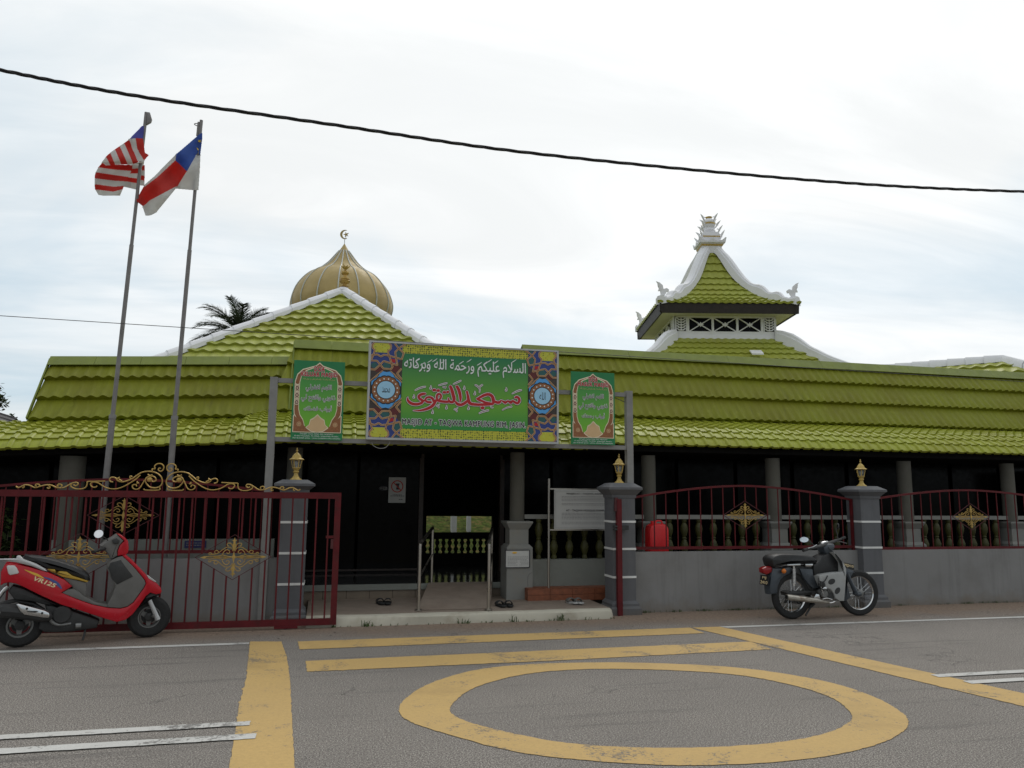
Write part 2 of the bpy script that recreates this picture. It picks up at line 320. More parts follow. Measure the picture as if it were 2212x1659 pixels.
class MB:
    def __init__(s): s.v = []; s.f = []; s.m = []
    def add(s, vs, fs, mi=0):
        o = len(s.v); s.v += [V(q) for q in vs]
        for f in fs: s.f.append([i + o for i in f]); s.m.append(mi)
        return s
    def hexa(s, c, mi=0):       # 8 corners: bottom ring, top ring
        return s.add(c, [(0, 3, 2, 1), (4, 5, 6, 7), (0, 1, 5, 4), (1, 2, 6, 5), (2, 3, 7, 6), (3, 0, 4, 7)], mi)
    def box(s, a, b, mi=0):
        x0, y0, z0 = a; x1, y1, z1 = b
        return s.hexa([(x0, y0, z0), (x1, y0, z0), (x1, y1, z0), (x0, y1, z0), (x0, y0, z1), (x1, y0, z1), (x1, y1, z1), (x0, y1, z1)], mi)
    def frustum(s, c, z0, z1, h0, h1, mi=0):    # square section, half widths h0, h1
        x, y = c
        r = lambda h, z: [(x - h, y - h, z), (x + h, y - h, z), (x + h, y + h, z), (x - h, y + h, z)]
        return s.hexa(r(h0, z0) + r(h1, z1), mi)
    def bar(s, a, b, w, h=None, mi=0, up=(0, 0, 1)):
        a, b = V(a), V(b); h = w if h is None else h
        d = (b - a).normalized(); u = V(up)
        if abs(d.dot(u)) > .98: u = V((0, 1, 0))
        x = d.cross(u).normalized() * (w / 2); y = x.cross(d).normalized() * (h / 2)
        return s.hexa([a - x - y, a + x - y, a + x + y, a - x + y, b - x - y, b + x - y, b + x + y, b - x + y], mi)
    def tube(s, pts, r, n=8, mi=0, closed=False, cap=True):
        pts = [V(p) for p in pts]; m = len(pts); rs = r if isinstance(r, (list, tuple)) else [r] * m
        vs = []; prev = None
        for i, p in enumerate(pts):
            if closed: d = pts[(i + 1) % m] - pts[i - 1]
            else: d = pts[min(i + 1, m - 1)] - pts[max(i - 1, 0)]
            if d.length < 1e-9: d = V((0, 0, 1))
            d.normalize()
            if prev is None:
                u = V((0, 0, 1)) if abs(d.z) < .9 else V((0, 1, 0))
            else: u = prev
            x = (u - d * u.dot(d))
            if x.length < 1e-6: x = V((1, 0, 0)) - d * d.x
            x.normalize(); prev = x; y = d.cross(x)
            vs += [p + (x * math.cos(2 * PI * k / n) + y * math.sin(2 * PI * k / n)) * rs[i] for k in range(n)]
        fs = []
        for i in range(m if closed else m - 1):
            j = (i + 1) % m
            fs += [(i * n + k, i * n + (k + 1) % n, j * n + (k + 1) % n, j * n + k) for k in range(n)]
        if cap and not closed: fs += [tuple(range(n))[::-1], tuple((m - 1) * n + k for k in range(n))]
        return s.add(vs, fs, mi)
    def lathe(s, prof, c, n=20, mi=0, axis='z', sq=False, rot=0.):
        """prof: (radius, height) up the axis from point c"""
        c = V(c); vs = []; m = len(prof)
        for (r, h) in prof:
            for k in range(n):
                a = 2 * PI * (k + (.5 if sq else 0)) / n + rot; q = r / (math.cos(PI / n) if sq else 1)
                x, y = q * math.cos(a), q * math.sin(a)
                vs.append(c + (V((x, y, h)) if axis == 'z' else V((x, h, y)) if axis == 'y' else V((h, x, y))))
        fs = [(i * n + k, i * n + (k + 1) % n, (i + 1) * n + (k + 1) % n, (i + 1) * n + k) for i in range(m - 1) for k in range(n)]
        if prof[0][0] > 1e-6: fs.append(tuple(range(n))[::-1])
        if prof[-1][0] > 1e-6: fs.append(tuple((m - 1) * n + k for k in range(n)))
        return s.add(vs, fs, mi)
    def prism(s, poly, fn, t0, t1, bev=0., mi=0):
        """poly in 2D; fn(a, b, t) -> 3D, t through the thickness"""
        n = len(poly); lev = [(t0, bev), (t0 + bev * .3 * (1 if t1 > t0 else -1), bev * .3), (t0 + bev * (1 if t1 > t0 else -1), 0), (t1 - bev * (1 if t1 > t0 else -1), 0), (t1 - bev * .3 * (1 if t1 > t0 else -1), bev * .3), (t1, bev)] if bev else [(t0, 0), (t1, 0)]
        vs = []
        for t, d in lev:
            q = inset(poly, d) if d else poly
            vs += [fn(a[0], a[1], t) for a in q]
        m = len(lev)
        fs = [(i * n + k, i * n + (k + 1) % n, (i + 1) * n + (k + 1) % n, (i + 1) * n + k) for i in range(m - 1) for k in range(n)]
        fs += [tuple(range(n))[::-1], tuple((m - 1) * n + k for k in range(n))]
        return s.add(vs, fs, mi)
    def face(s, pts, mi=0): return s.add(pts, [tuple(range(len(pts)))], mi)
    def grid(s, rows, mi=0):
        n = len(rows[0]); vs = [p for r in rows for p in r]
        return s.add(vs, [(i * n + k, i * n + k + 1, (i + 1) * n + k + 1, (i + 1) * n + k) for i in range(len(rows) - 1) for k in range(n - 1)], mi)
    def blob(s, c, rx, ry, rz, n=12, mi=0):
        vs = []; fs = []; m = n // 2 + 1
        for i in range(m + 1):
            a = PI * i / m
            for k in range(n):
                b = 2 * PI * k / n
                vs.append((c[0] + rx * math.sin(a) * math.cos(b), c[1] + ry * math.sin(a) * math.sin(b), c[2] + rz * math.cos(a)))
        fs = [(i * n + k, (i + 1) * n + k, (i + 1) * n + (k + 1) % n, i * n + (k + 1) % n) for i in range(m) for k in range(n)]
        return s.add(vs, fs, mi)
    def ribbon(s, pts, fn, t, mi=0, extra=0., sm=5):
        """flat pen stroke: pts (x, y, width); fn(x, y, t) -> 3D"""
        q = cat(pts, sm) if len(pts) > 2 else list(pts)
        L, Rr = [], []
        for i, (x, y, w) in enumerate(q):
            a, b = q[max(i - 1, 0)], q[min(i + 1, len(q) - 1)]
            d = V((b[0] - a[0], b[1] - a[1])); d = d.normalized() if d.length > 1e-9 else V((1, 0))
            n = V((-d.y, d.x)); h = w / 2 + extra
            L.append((x + n.x * h, y + n.y * h)); Rr.append((x - n.x * h, y - n.y * h))
            if i == 0: d0, h0, p0 = d, h, (x, y)
            if i == len(q) - 1: d1, h1, p1 = d, h, (x, y)
        c0 = (p0[0] - d0.x * h0 * .8, p0[1] - d0.y * h0 * .8); c1 = (p1[0] + d1.x * h1 * .8, p1[1] + d1.y * h1 * .8)
        vs = [fn(*p, t) for p in L] + [fn(*p, t) for p in Rr] + [fn(*c0, t), fn(*c1, t)]
        m = len(L)
        fs = [(i, i + 1, m + i + 1, m + i) for i in range(m - 1)] + [(2 * m, 0, m), (2 * m + 1, 2 * m - 1, m - 1)]
        return s.add(vs, fs, mi)
    def build(s, name, mats, parent=None, smooth=True, angle=35, merge=False):
        me = bpy.data.meshes.new(name)
        off = V((0, 0, 0))
        if parent is not None:
            r = parent
            off = V(r.get('_o', (0, 0, 0)))
        me.from_pydata([v - off for v in s.v], [], s.f)
        if isinstance(mats, str): mats = [mats]
        for q in mats: me.materials.append(MATS[q])
        for p, i in zip(me.polygons, s.m): p.material_index = i
        bm = bmesh.new(); bm.from_mesh(me)
        if merge:
            bmesh.ops.remove_doubles(bm, verts=bm.verts, dist=1e-5); bmesh.ops.dissolve_degenerate(bm, dist=1e-6, edges=bm.edges)
        bmesh.ops.recalc_face_normals(bm, faces=bm.faces); bm.to_mesh(me); bm.free()
        if smooth:
            me.polygons.foreach_set('use_smooth', [True] * len(me.polygons)); me.set_sharp_from_angle(angle=math.radians(angle))
        o = bpy.data.objects.new(name, me); C.objects.link(o)
        if parent is not None:
            o.parent = parent; o['_o'] = tuple(off)
        return o
def thing(name, label, cat_, loc=(0, 0, 0), group=None, rot=None):
    o = bpy.data.objects.new(name, None); C.objects.link(o); o.location = loc; o.empty_display_size = .2
    if rot is not None: o.rotation_euler = (0, 0, rot); o['_o'] = (0, 0, 0)
    else: o['_o'] = tuple(loc)
    o['label'] = label; o['category'] = cat_
    if group: o['group'] = group
    return o
def tag(o, label, cat_, group=None):
    o['label'] = label; o['category'] = cat_
    if group: o['group'] = group
    return o
def struct(o, kind='structure'): o['kind'] = kind; return o
def base_to(o, loc):
    """put a single-mesh thing's origin at its base"""
    loc = V(loc); o.data.transform(Matrix.Translation(-loc)); o.location = loc; return o
def dup(root, loc, label=None):
    r = root.copy(); C.objects.link(r); r.location = loc
    if label: r['label'] = label
    def rec(src, dst):
        for ch in src.children:
            c = ch.copy(); C.objects.link(c); c.parent = dst; rec(ch, c)
    rec(root, r); return r

# ---------------------------------------------------------------- writing
def font_mesh(body, offset=0., space=1.):
    c = bpy.data.curves.new('t', 'FONT'); c.body = body; c.offset = offset; c.space_character = space; c.resolution_u = 4
    o = bpy.data.objects.new('t', c); C.objects.link(o)
    me = bpy.data.meshes.new_from_object(o.evaluated_get(bpy.context.evaluated_depsgraph_get()))
    bpy.data.objects.remove(o); bpy.data.curves.remove(c)
    vs = [tuple(v.co) for v in me.vertices]; fs = [tuple(p.vertices) for p in me.polygons]; bpy.data.meshes.remove(me)
    return vs, fs
def write(mb, body, x, z, w, h, fn, t=0., bold=0., mi=0, space=1., fit=None):
    """lay a line of text in a box of width w and height h; fn(x, z, t) -> 3D"""
    vs, fs = font_mesh(body, 0., space); rv = vs
    # each separate glyph lies a hair above the one before, so that joined letters never share a plane
    pa = list(range(len(vs)))
    def fd(i):
        while pa[i] != i: pa[i] = pa[pa[i]]; i = pa[i]
        return i
    for f in fs:
        for k in f[1:]: pa[fd(k)] = fd(f[0])
    ids = {}; lift = [ids.setdefault(fd(i), len(ids)) * .000025 for i in range(len(vs))]
    xs = [v[0] for v in rv]; ys = [v[1] for v in rv]; x0, x1, y0, y1 = min(xs), max(xs), min(ys), max(ys)
    sx = w / (x1 - x0); sy = h / (y1 - y0)
    # a heavier weight is the same line printed again a little to every side
    ring = [(0, 0)] + ([(bold * math.cos(PI * k / 4), bold * math.sin(PI * k / 4)) for k in range(8)] if bold > .008 else [])
    for k, (dx, dy) in enumerate(ring):
        mb.add([fn(x + (v[0] + dx - (x0 + x1) / 2) * sx, z + (v[1] + dy - (y0 + y1) / 2) * sy, t + q + k * .000031) for v, q in zip(vs, lift)], fs, mi)
_AR = {'ا': 0xFE8D, 'أ': 0xFE83, 'ب': 0xFE8F, 'ة': 0xFE93, 'ت': 0xFE95, 'ج': 0xFE9D, 'ح': 0xFEA1, 'د': 0xFEA9, 'ذ': 0xFEAB, 'ر': 0xFEAD, 'س': 0xFEB1, 'ض': 0xFEBD, 'ع': 0xFEC9, 'غ': 0xFECD, 'ف': 0xFED1, 'ق': 0xFED5, 'ك': 0xFED9, 'ل': 0xFEDD, 'م': 0xFEE1, 'ن': 0xFEE5, 'ه': 0xFEE9, 'و': 0xFEED, 'ى': 0xFEEF, 'ي': 0xFEF1, 'ﻻ': 0xFEFB, 'ص': 0xFEB9, 'ء': 0xFE80}
_NJ = set('اأةدذروىﻻء')
def arab(txt):
    txt = txt.replace('لا', 'ﻻ'); out = []
    for i, ch in enumerate(txt):
        if ch not in _AR: out.append(ch); continue
        pv = txt[i - 1] if i else ' '; nx = txt[i + 1] if i + 1 < len(txt) else ' '
        jp = pv in _AR and pv not in _NJ; jn = nx in _AR and ch not in _NJ and nx != 'ء'
        out.append(chr(_AR[ch] + (3 if jp and jn else 1 if jp else 2 if jn else 0)))
    return ''.join(reversed(out))

# ---------------------------------------------------------------- roof tiles
def tiles(mb, u0, u1, prof, course, period, amp, step, fn, kind='wave', lo=None, hi=None, sub=2, phase=0., mi=0, flat=.45):
    """courses of tiles down a profile prof [(d, z)...] (top first). fn(u, d, z) -> 3D. lo/hi(d) clip the sides"""
    seg = [0.]
    for a, b in zip(prof, prof[1:]): seg.append(seg[-1] + math.hypot(b[0] - a[0], b[1] - a[1]))
    T = seg[-1]
    def at(s):
        s = min(max(s, 0), T)
        for i in range(len(prof) - 1):
            if s <= seg[i + 1] + 1e-9:
                k = (s - seg[i]) / (seg[i + 1] - seg[i]); a, b = prof[i], prof[i + 1]
                return a[0] + (b[0] - a[0]) * k, a[1] + (b[1] - a[1]) * k, i
    def nrm(s):
        e = min(.03, T * .05); a = at(s - e); b = at(s + e); dx, dz = b[0] - a[0], b[1] - a[1]; l = math.hypot(dx, dz) or 1
        n = (-dz / l, dx / l)
        return n if n[1] > 0 or (abs(n[1]) < .2 and n[0] > 0) else (-n[0], -n[1])
    us = []
    fr = [-.5, -.375, -.25, -.125, 0, .125, .25, .375] if kind == 'wave' else [-.5, -.2, -.13, -.06, .06, .13, .2]
    k0 = math.floor((u0 - phase) / period) - 1
    u = k0
    while True:
        done = False
        for q in fr:
            x = (u + q) * period + phase
            if x > u1: done = True; break
            if x > u0: us.append(x)
        if done: break
        u += 1
    us = [u0] + us + [u1]
    def wv(x, f):
        q = ((x - phase) / period) % 1.0
        if kind == 'wave': return amp * (.5 + .5 * math.cos(2 * PI * q)) * (flat + (1 - flat) * f * f)
        d = min(q, 1 - q); return amp * max(0, min(1, (.2 - d) / .09))
    nC = max(1, round(T / course)); rows = []
    for k in range(nC):
        a, b = T * k / nC, T * (k + 1) / nC
        for j in range(sub + 1):
            f = j / sub; rows.append((a + (b - a) * f, step * f, f))
        if kind == 'wave': rows.insert(len(rows) - 1, (b - (b - a) * .12, step * .9, .88))
        rows.append((b - .0005, -.004 if k < nC - 1 else -.02, 1.))
    out = []
    for s_, off, f in rows:
        d, z, _ = at(s_); n = nrm(s_)
        l = lo(d) if lo else u0; h = hi(d) if hi else u1
        r = []
        for x in us:
            x = min(max(x, l), h); o = off + wv(x, f)
            if off < 0: o = off + wv(x, f) * .85
            r.append(fn(x, d + n[0] * o, z + n[1] * o))
        out.append(r)
    mb.grid(out, mi); return mb
# picture-space helpers (crops of the frame -> the 2212 x 1659 frame)
def k1(x, y): return x * .3472, 921.7 + y * .3472
def k2(x, y): return 576 + x * .3472, 921.7 + y * .3472
def k3(x, y): return 1248.1 + x * .4358, 921.7 + y * .4358
def k4(x, y): return 576 + x * .3559, 710.4 + y * .3559
def k6(x, y): return 1296 + x * .414, 441.6 + y * .414
def kf(x, y): return 172.8 + x * .1736, 211.2 + y * .1736
def kr(x, y): return x, 1305.6 + y

# ================================================================ SETTING: ground, road, markings
g = MB(); g.grid([[(x, y, -.03) for x in (-900, -60, 60, 900)] for y in (-900, -60, 9.9, 60, 1500)])
struct(g.build('ground', 'earth', smooth=False))
g = MB(); g.grid([[(-60 + 4 * i, y, 0) for i in range(31)] for y in (-6, -2, 2, 6, 8, 10, 11.4)])
struct(g.build('road', 'asphalt', smooth=False))
def ragged(b, pts, amp=.0045):
    """a painted area whose edge wobbles where the paint has broken away"""
    q = []
    for a, c in zip(pts, pts[1:] + pts[:1]):
        a, c = V(a), V(c); n = max(1, min(400, int((c - a).length / .05)))
        s_ = (c - a).cross(V((0, 0, 1))).normalized()
        for i in range(n): q.append(a.lerp(c, i / n) + s_ * (random.uniform(-amp, amp) + (random.uniform(-.014, 0) if random.random() < .04 else 0)) * (i > 0))
    b.face(q)
def mark(pts, m, z=.004, ring=None, dense=True):
    b = MB()
    if not ring: pts = [G(*p, z) for p in pts]; ragged(b, pts); return struct(b.build('road_marking', m, smooth=False))
    if ring: b.grid([[G(*kr(*p), z) for p in ring[0] + ring[0][:1]], [G(*kr(*p), z) for p in ring[1] + ring[1][:1]]])
    else: b.face([G(*p, z) for p in pts])
    return struct(b.build('road_marking', m, smooth=False))
b = MB(); b.face([(-50, 8.575, .004), (-.69, 8.575, .004), (-.69, 8.672, .004), (-50, 8.672, .004)]); struct(b.build('road_marking', 'white_paint', smooth=False))
b = MB(); b.face([(4.72, 8.585, .004), (50, 8.63, .004), (50, 8.72, .004), (4.66, 8.672, .004)]); struct(b.build('road_marking', 'white_paint', smooth=False))
mark([kr(*p) for p in ((643, 80), (1490, 50), (1522, 62), (648, 97))], 'yellow_paint')
mark([kr(*p) for p in ((660, 122), (1200, 98.5), (1622, 80), (1668, 97), (1640, 98), (1200, 121), (664, 145))], 'yellow_paint')
mark([kr(*p) for p in ((1495, 50), (1555, 48), (2212, 192), (2900, 343), (2900, 382), (2212, 220))], 'yellow_paint')
mark([kr(*p) for p in ((540, 80), (608, 80), (620, 115), (627, 165), (631, 262), (637, 353), (655, 520), (455, 520), (495, 353), (517, 215), (532, 160))], 'yellow_paint')
OUT = [(862, 225), (880, 200), (930, 170), (1020, 143), (1130, 130), (1300, 125), (1500, 130), (1650, 143), (1800, 170), (1900, 205), (1950, 235), (1962, 255), (1950, 275), (1900, 300), (1800, 325), (1650, 342), (1450, 347), (1250, 335), (1100, 315), (950, 275), (880, 250)]
INN = [(972, 226), (987, 205), (1025, 180), (1100, 157), (1190, 144), (1310, 139), (1470, 143), (1600, 153), (1715, 175), (1795, 201), (1830, 225), (1841, 243), (1830, 257), (1790, 276), (1700, 295), (1560, 307), (1400, 309), (1245, 301), (1130, 283), (1030, 259), (985, 242)]
b = MB(); b.grid([(lambda L: L + L[:1])([G(*kr(x, y), .004) + V((random.uniform(-.005, .005), random.uniform(-.005, .005), 0)) for x, y in cat(R, 12, True)]) for R in (OUT, INN)]); struct(b.build('road_marking', 'yellow_paint', smooth=False))
for (x0, x1, ya, yb, z) in ((-50, -.42, 5.66, 5.76, .008), (-50, -.36, 5.36, 5.47, .008)):
    b = MB(); ragged(b, [(max(x0, -8), ya, z), (x1, ya, z), (x1, yb, z), (max(x0, -8), yb, z)]); struct(b.build('road_marking', 'white_paint', smooth=False))
a = G(2020, 1461, .004); c = G(2090, 1475, .004)
for p in (a, c):
    b = MB(); b.face([(p.x, p.y - .045, .008), (50, p.y - .045, .008), (50, p.y + .055, .008), (p.x, p.y + .055, .008)]); struct(b.build('road_marking', 'white_paint', smooth=False))
# bank of grass behind the mosque, seen through the doorway
rows = []
for j in range(9):
    y = 17 + j * 1.6; rows.append([(-4 + i * 1.2, y, max(-.01, (y - 18.2) * .33) + random.uniform(-.08, .08)) for i in range(18)])
struct(MB().grid(rows).build('grass_bank', 'grass_green'))

# ================================================================ MOSQUE
MO = thing('mosque', 'low green roofed mosque with a golden onion dome and a tiered roof tower', 'mosque', (2.5, 12.5, 0))
YE = 10.37
def prof_from(xp, pts, dy=0.): return [(13 - (Y + dy), P(xp, yp, Y + dy).z) for Y, yp in pts]
def front_roof(name, x0, x1, xp, ridge_y, bot_y, low, zs=0., xref=0., dy=0., clipS=None, clipL=None, ends=(), back=True):
    zf = lambda x: zs * (x - xref)
    zr = P(xp, ridge_y, 12.1 + dy).z; zt = P(xp, bot_y, 11.45 + dy).z
    steep = [(13 - 12.1 - dy, zr), (13 - 11.45 - dy, zt)]
    fn = lambda u, d, z: V((u, 13 - d, z + zf(u)))
    lo = (lambda d: clipS[0](d)) if clipS else None; hi = (lambda d: clipS[1](d)) if clipS else None
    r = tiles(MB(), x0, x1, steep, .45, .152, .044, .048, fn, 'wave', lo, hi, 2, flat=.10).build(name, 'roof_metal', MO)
    cx0, cx1 = (clipS[0](steep[0][0]), clipS[1](steep[0][0])) if clipS else (x0, x1)
    dn = V((0, -.65, zt - zr)).normalized(); nn = V((0, dn.z, -dn.y)) if dn.z > 0 else V((0, -abs(dn.z), abs(dn.y)))
    cap = MB()
    for xa, xb in [(cx0 - .02 + (cx1 - cx0 + .04) * i / 6, cx0 - .02 + (cx1 - cx0 + .04) * (i + 1) / 6 - (.004 if i < 5 else 0)) for i in range(6)]:
        A = V((0, 12.1 + dy, zr + .035))
        q = lambda x, p: p + V((x, 0, zf(x)))
        f0 = A + nn * .045; f1 = A + nn * .05 + dn * .165; g1 = f1 - nn * .015; g0 = A - dn * .01
        bk = A + V((0, .16, -.05)); bk2 = bk + V((0, 0, -.015))
        ring = [f1, f0 + V((0, .03, .01)), bk, bk2, g0, g1]
        cap.add([q(xa, p) for p in ring] + [q(xb, p) for p in ring], [(i, (i + 1) % 6, 6 + (i + 1) % 6, 6 + i) for i in range(6)] + [(5, 4, 3, 2, 1, 0), (6, 7, 8, 9, 10, 11)])
    cap.build('ridge_cap', 'ridge_metal', r)
    lp = prof_from(xp, low, dy)
    MB().hexa([(cx0 + .1, 11.60 + dy, zt - .3 + zf(cx0)), (cx1 - .05, 11.60 + dy, zt - .3 + zf(cx1)), (cx1 - .05, 11.63 + dy, zt - .3 + zf(cx1)), (cx0 + .1, 11.63 + dy, zt - .3 + zf(cx0)), (cx0 + .1, 11.60 + dy, zt + .14 + zf(cx0)), (cx1 - .05, 11.60 + dy, zt + .14 + zf(cx1)), (cx1 - .05, 11.63 + dy, zt + .14 + zf(cx1)), (cx0 + .1, 11.63 + dy, zt + .14 + zf(cx0))]).build('eaves_board', 'dark_wood', r, smooth=False)
    lo2 = (lambda d: clipL[0](d)) if clipL else None; hi2 = (lambda d: clipL[1](d)) if clipL else None
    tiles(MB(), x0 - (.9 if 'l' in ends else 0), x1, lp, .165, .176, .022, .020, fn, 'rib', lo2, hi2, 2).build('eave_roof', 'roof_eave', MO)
    bm_ = MB(); bm_.grid([[fn(x, 13 - 12.12 - dy, zr - .02) for x in (cx0, cx1)], [fn(x, 13 - 14.2, zr - .75) for x in (cx0, cx1)]])
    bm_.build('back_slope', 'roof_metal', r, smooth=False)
    for e in ends:
        x = cx0 + .01 if e == 'l' else cx1 - .01
        MB().prism([(12.08 + dy, zr - .03), (11.47 + dy, zt - .01), (13.2, zt - .01)], lambda a, b, t: V((t, a, b + zf(x))), x, x + .03 * (1 if e == 'l' else -1)).build('gable_end', 'roof_metal', r, smooth=False)
        if e == 'l':
            MB().bar((x - .03, 12.09 + dy, zr + .02 + zf(x)), (x - .03, 11.43 + dy, zt + .03 + zf(x)), .02, .05).build('verge_trim', 'ridge_metal', r)
    return r, zr, zt, lp
XL = P(112, 780, 12.1).x
front_roof('wing_roof', XL, P(660, 775, 12.1).x + .1, 372, 780, 906, [(11.62, 907), (11.1, 916), (10.75, 926), (10.55, 940), (10.43, 952), (YE, 965)], .05, P(372, 777, 12.1).x, 0, ends=('l',))
front_roof('wing_roof', P(1130, 757, 12.1).x, 14.2, 1700, 784, 914, [(11.62, 915), (11.1, 924), (10.75, 931), (10.55, 945), (10.43, 957), (YE, 968.5)], 0., 0., 0., ends=())
a0, a1 = P(638, 760, 12.04).x, P(579, 896, 11.39).x; b0, b1 = P(1096, 744, 12.04).x, P(1150, 900, 11.39).x
dS0, dS1 = 13 - 12.04, 13 - 11.39
cl = lambda d: a0 + (a1 - a0) * (d - dS0) / (dS1 - dS0); cr = lambda d: b0 + (b1 - b0) * (d - dS0) / (dS1 - dS0)
e0, e1 = P(563, 905, 11.5).x, P(508, 955, YE - .06).x; dE0, dE1 = 13 - 11.5, 13 - YE + .06
el = lambda d: e0 + (e1 - e0) * max(-.1, min(1, (d - dE0) / (dE1 - dE0) * 1.2)); er = lambda d: 3.5 + .35 * max(0, min(1, (d - dE0) / (dE1 - dE0)))
front_roof('porch_roof', e1, b1 + .5, 800, 751, 896, [(11.5, 897), (11.05, 907), (10.7, 918), (10.5, 934), (10.37, 948), (YE - .06, 959)], 0., 0., -.06, (cl, cr), (el, er), ends=('l', 'r'))

# square hip roofs turned with the prayer hall
RX = V((R0.x, R0.y, 0)); RY = V((FH.x, FH.y, 0))       # across, away
def local(L, D):
    o = RX * L + RY * D
    def f(a, b, z): return o + RX * a + RY * b + V((0, 0, z))
    return f
def face_fn(loc, k):        # k = 0 front, 1 right, 2 back, 3 left; u along the face, d outwards
    c, s_ = [(1, 0), (0, 1), (-1, 0), (0, -1)][k]
    return lambda u, d, z: loc(u * c + d * s_, u * s_ - d * c, z)
# --- pyramid over the entrance hall
DA = 15.5; apx = PD(742, 630, DA); LA = (apx - EYEP).dot(RX); ZA = apx.z
pl = local(LA, DA)
pr = None
for k in range(4):
    o = tiles(MB(), -3.0, 3.0, [(.03, ZA - .03), (2.95, ZA - .03 - 2.92 * .755)], .285, .235, .038, .035, face_fn(pl, k), 'wave', lambda d: -d, lambda d: d, 2).build('pyramid_roof', 'roof_tile', MO, merge=True)
    if k == 0: pr = o
for sx, sy in ((-1, -1), (1, -1), (-1, 1), (1, 1)):
    for j in range(11):
        t0, t1 = 2.95 * j / 11, 2.95 * (j + 1) / 11 + .04
        b = MB(); prof = [(-.115, -.03), (-.105, .05), (-.06, .105), (0, .125), (.06, .105), (.105, .05), (.115, -.03)]
        ring = []
        for t, w in ((t0, .9), (t1, 1.08)):
            ctr = pl(sx * t, sy * t, ZA - .02 - t * .755); side = (RX * sx - RY * sy).normalized()
            ring.append([ctr + side * (p[0] * w) + V((0, 0, p[1] * w + .02)) for p in prof])
        n = len(prof); b.grid(ring); b.face(ring[1][::-1]); b.face(ring[0])
        b.build('ridge_cap', 'white_wall', pr)
MB().lathe([(.0, .10), (.12, .10), (.15, .16), (.09, .22)], pl(0, 0, ZA - .14), 10).build('apex_cap', 'white_wall', pr)
fb = MB(); fb.lathe([(.045, 0), (.05, .06), (.09, .08), (.05, .10), (.055, .13), (.10, .16), (.115, .19), (.085, .22), (.10, .225), (.10, .25), (.05, .27), (.045, .32), (.06, .33), (.085, .36), (.08, .39), (.04, .41), (.02, .43), (.015, .47), (.0, .53)], pl(.02, 0, ZA + .03), 16)
fb.build('finial', 'gold', MO)
fb = MB()
for q in range(7):
    a = 2 * PI * q / 7; c = pl(.02, 0, ZA + .47)
    fb.tube([c, c + RX * (math.cos(a) * .05) + RY * (math.sin(a) * .05) + V((0, 0, .05)), c + RX * (math.cos(a) * .10) + RY * (math.sin(a) * .1) + V((0, 0, .07 + .03 * (q % 2)))], [.012, .022, .004], 6)
fb.build('flower', 'gold_paint', MO)
MB().hexa([pl(a * 2.5, b * 2.5, z) for z in (2.45, 3.75) for a, b in ((-1, -1), (1, -1), (1, 1), (-1, 1))]).build('hall_wall', 'white_wall', MO, smooth=False)
# --- golden onion dome
DD = 19.6; kd = DD / FPX; dc = PD(738, 674, DD); LD = (dc - EYEP).dot(RX); dl = local(LD, DD)
prof = [(0, 527), (10.9, 543), (17, 550.5), (25, 560.5), (35, 572), (52, 586), (72, 597), (87.5, 611), (101, 629.5), (109, 650), (110.5, 662), (108, 676), (98, 700), (84, 715), (82, 740)]
pz = lambda y: PD(738, y, DD).z
pr3 = [(r * kd, pz(y)) for r, y in cat(prof, 4)]
dome = MB().lathe([(max(r, 0), z) for r, z in reversed(pr3)], dl(0, 0, 0), 64).build('dome', 'dome_gold', MO, angle=60)
for q in range(16):
    a = 2 * PI * (q + .35) / 16
    MB().tube([dl(math.cos(a) * (r + .008), math.sin(a) * (r + .008), z) for r, z in pr3 if z < pz(541)], .017, 6).build('rib', 'rib_grey', dome)
MB().lathe([(.002, pz(526)), (10.5 * kd, pz(542)), (12.5 * kd, pz(544.5)), (12 * kd, pz(546))][::-1], dl(0, 0, 0), 24).build('cap', 'dome_gold', dome)
MB().tube([dl(0, 0, pz(528)), dl(0, 0, pz(515))], .010, 6).build('spire', 'rib_grey', dome)
cm = MB(); cz = pz(506.5); R1 = .125
ang = [math.radians(65 + 235 * i / 22) for i in range(23)]
outer = [(R1 * math.cos(a), R1 * math.sin(a)) for a in ang]
innr = [(R1 * .28 * math.sin(PI * i / 22) * 0 + (R1 - .055 * math.sin(PI * i / 22) - .004) * math.cos(a), (R1 - .055 * math.sin(PI * i / 22) * .9 - .004) * math.sin(a)) for i, a in enumerate(ang)]
cm.prism(outer + innr[::-1], lambda a, b, t: dl(a, t, cz + b), -.012, .012)
star = [((.078 if i % 2 == 0 else .028) * math.cos(PI / 2 + PI * i / 5 + .25) + .035, (.078 if i % 2 == 0 else .028) * math.sin(PI / 2 + PI * i / 5 + .25)) for i in range(10)]
cm.prism(star, lambda a, b, t: dl(a, t, cz + b), -.012, .012)
cm.bar(dl(.035, 0, cz - .05), dl(.02, 0, cz - .13), .012)
cm.build('crescent_and_star', 'dome_gold', dome)
MB().lathe([(1.0, 0), (1.0, pz(712))], dl(0, 0, 0), 32).build('drum', 'cream_wall', MO)
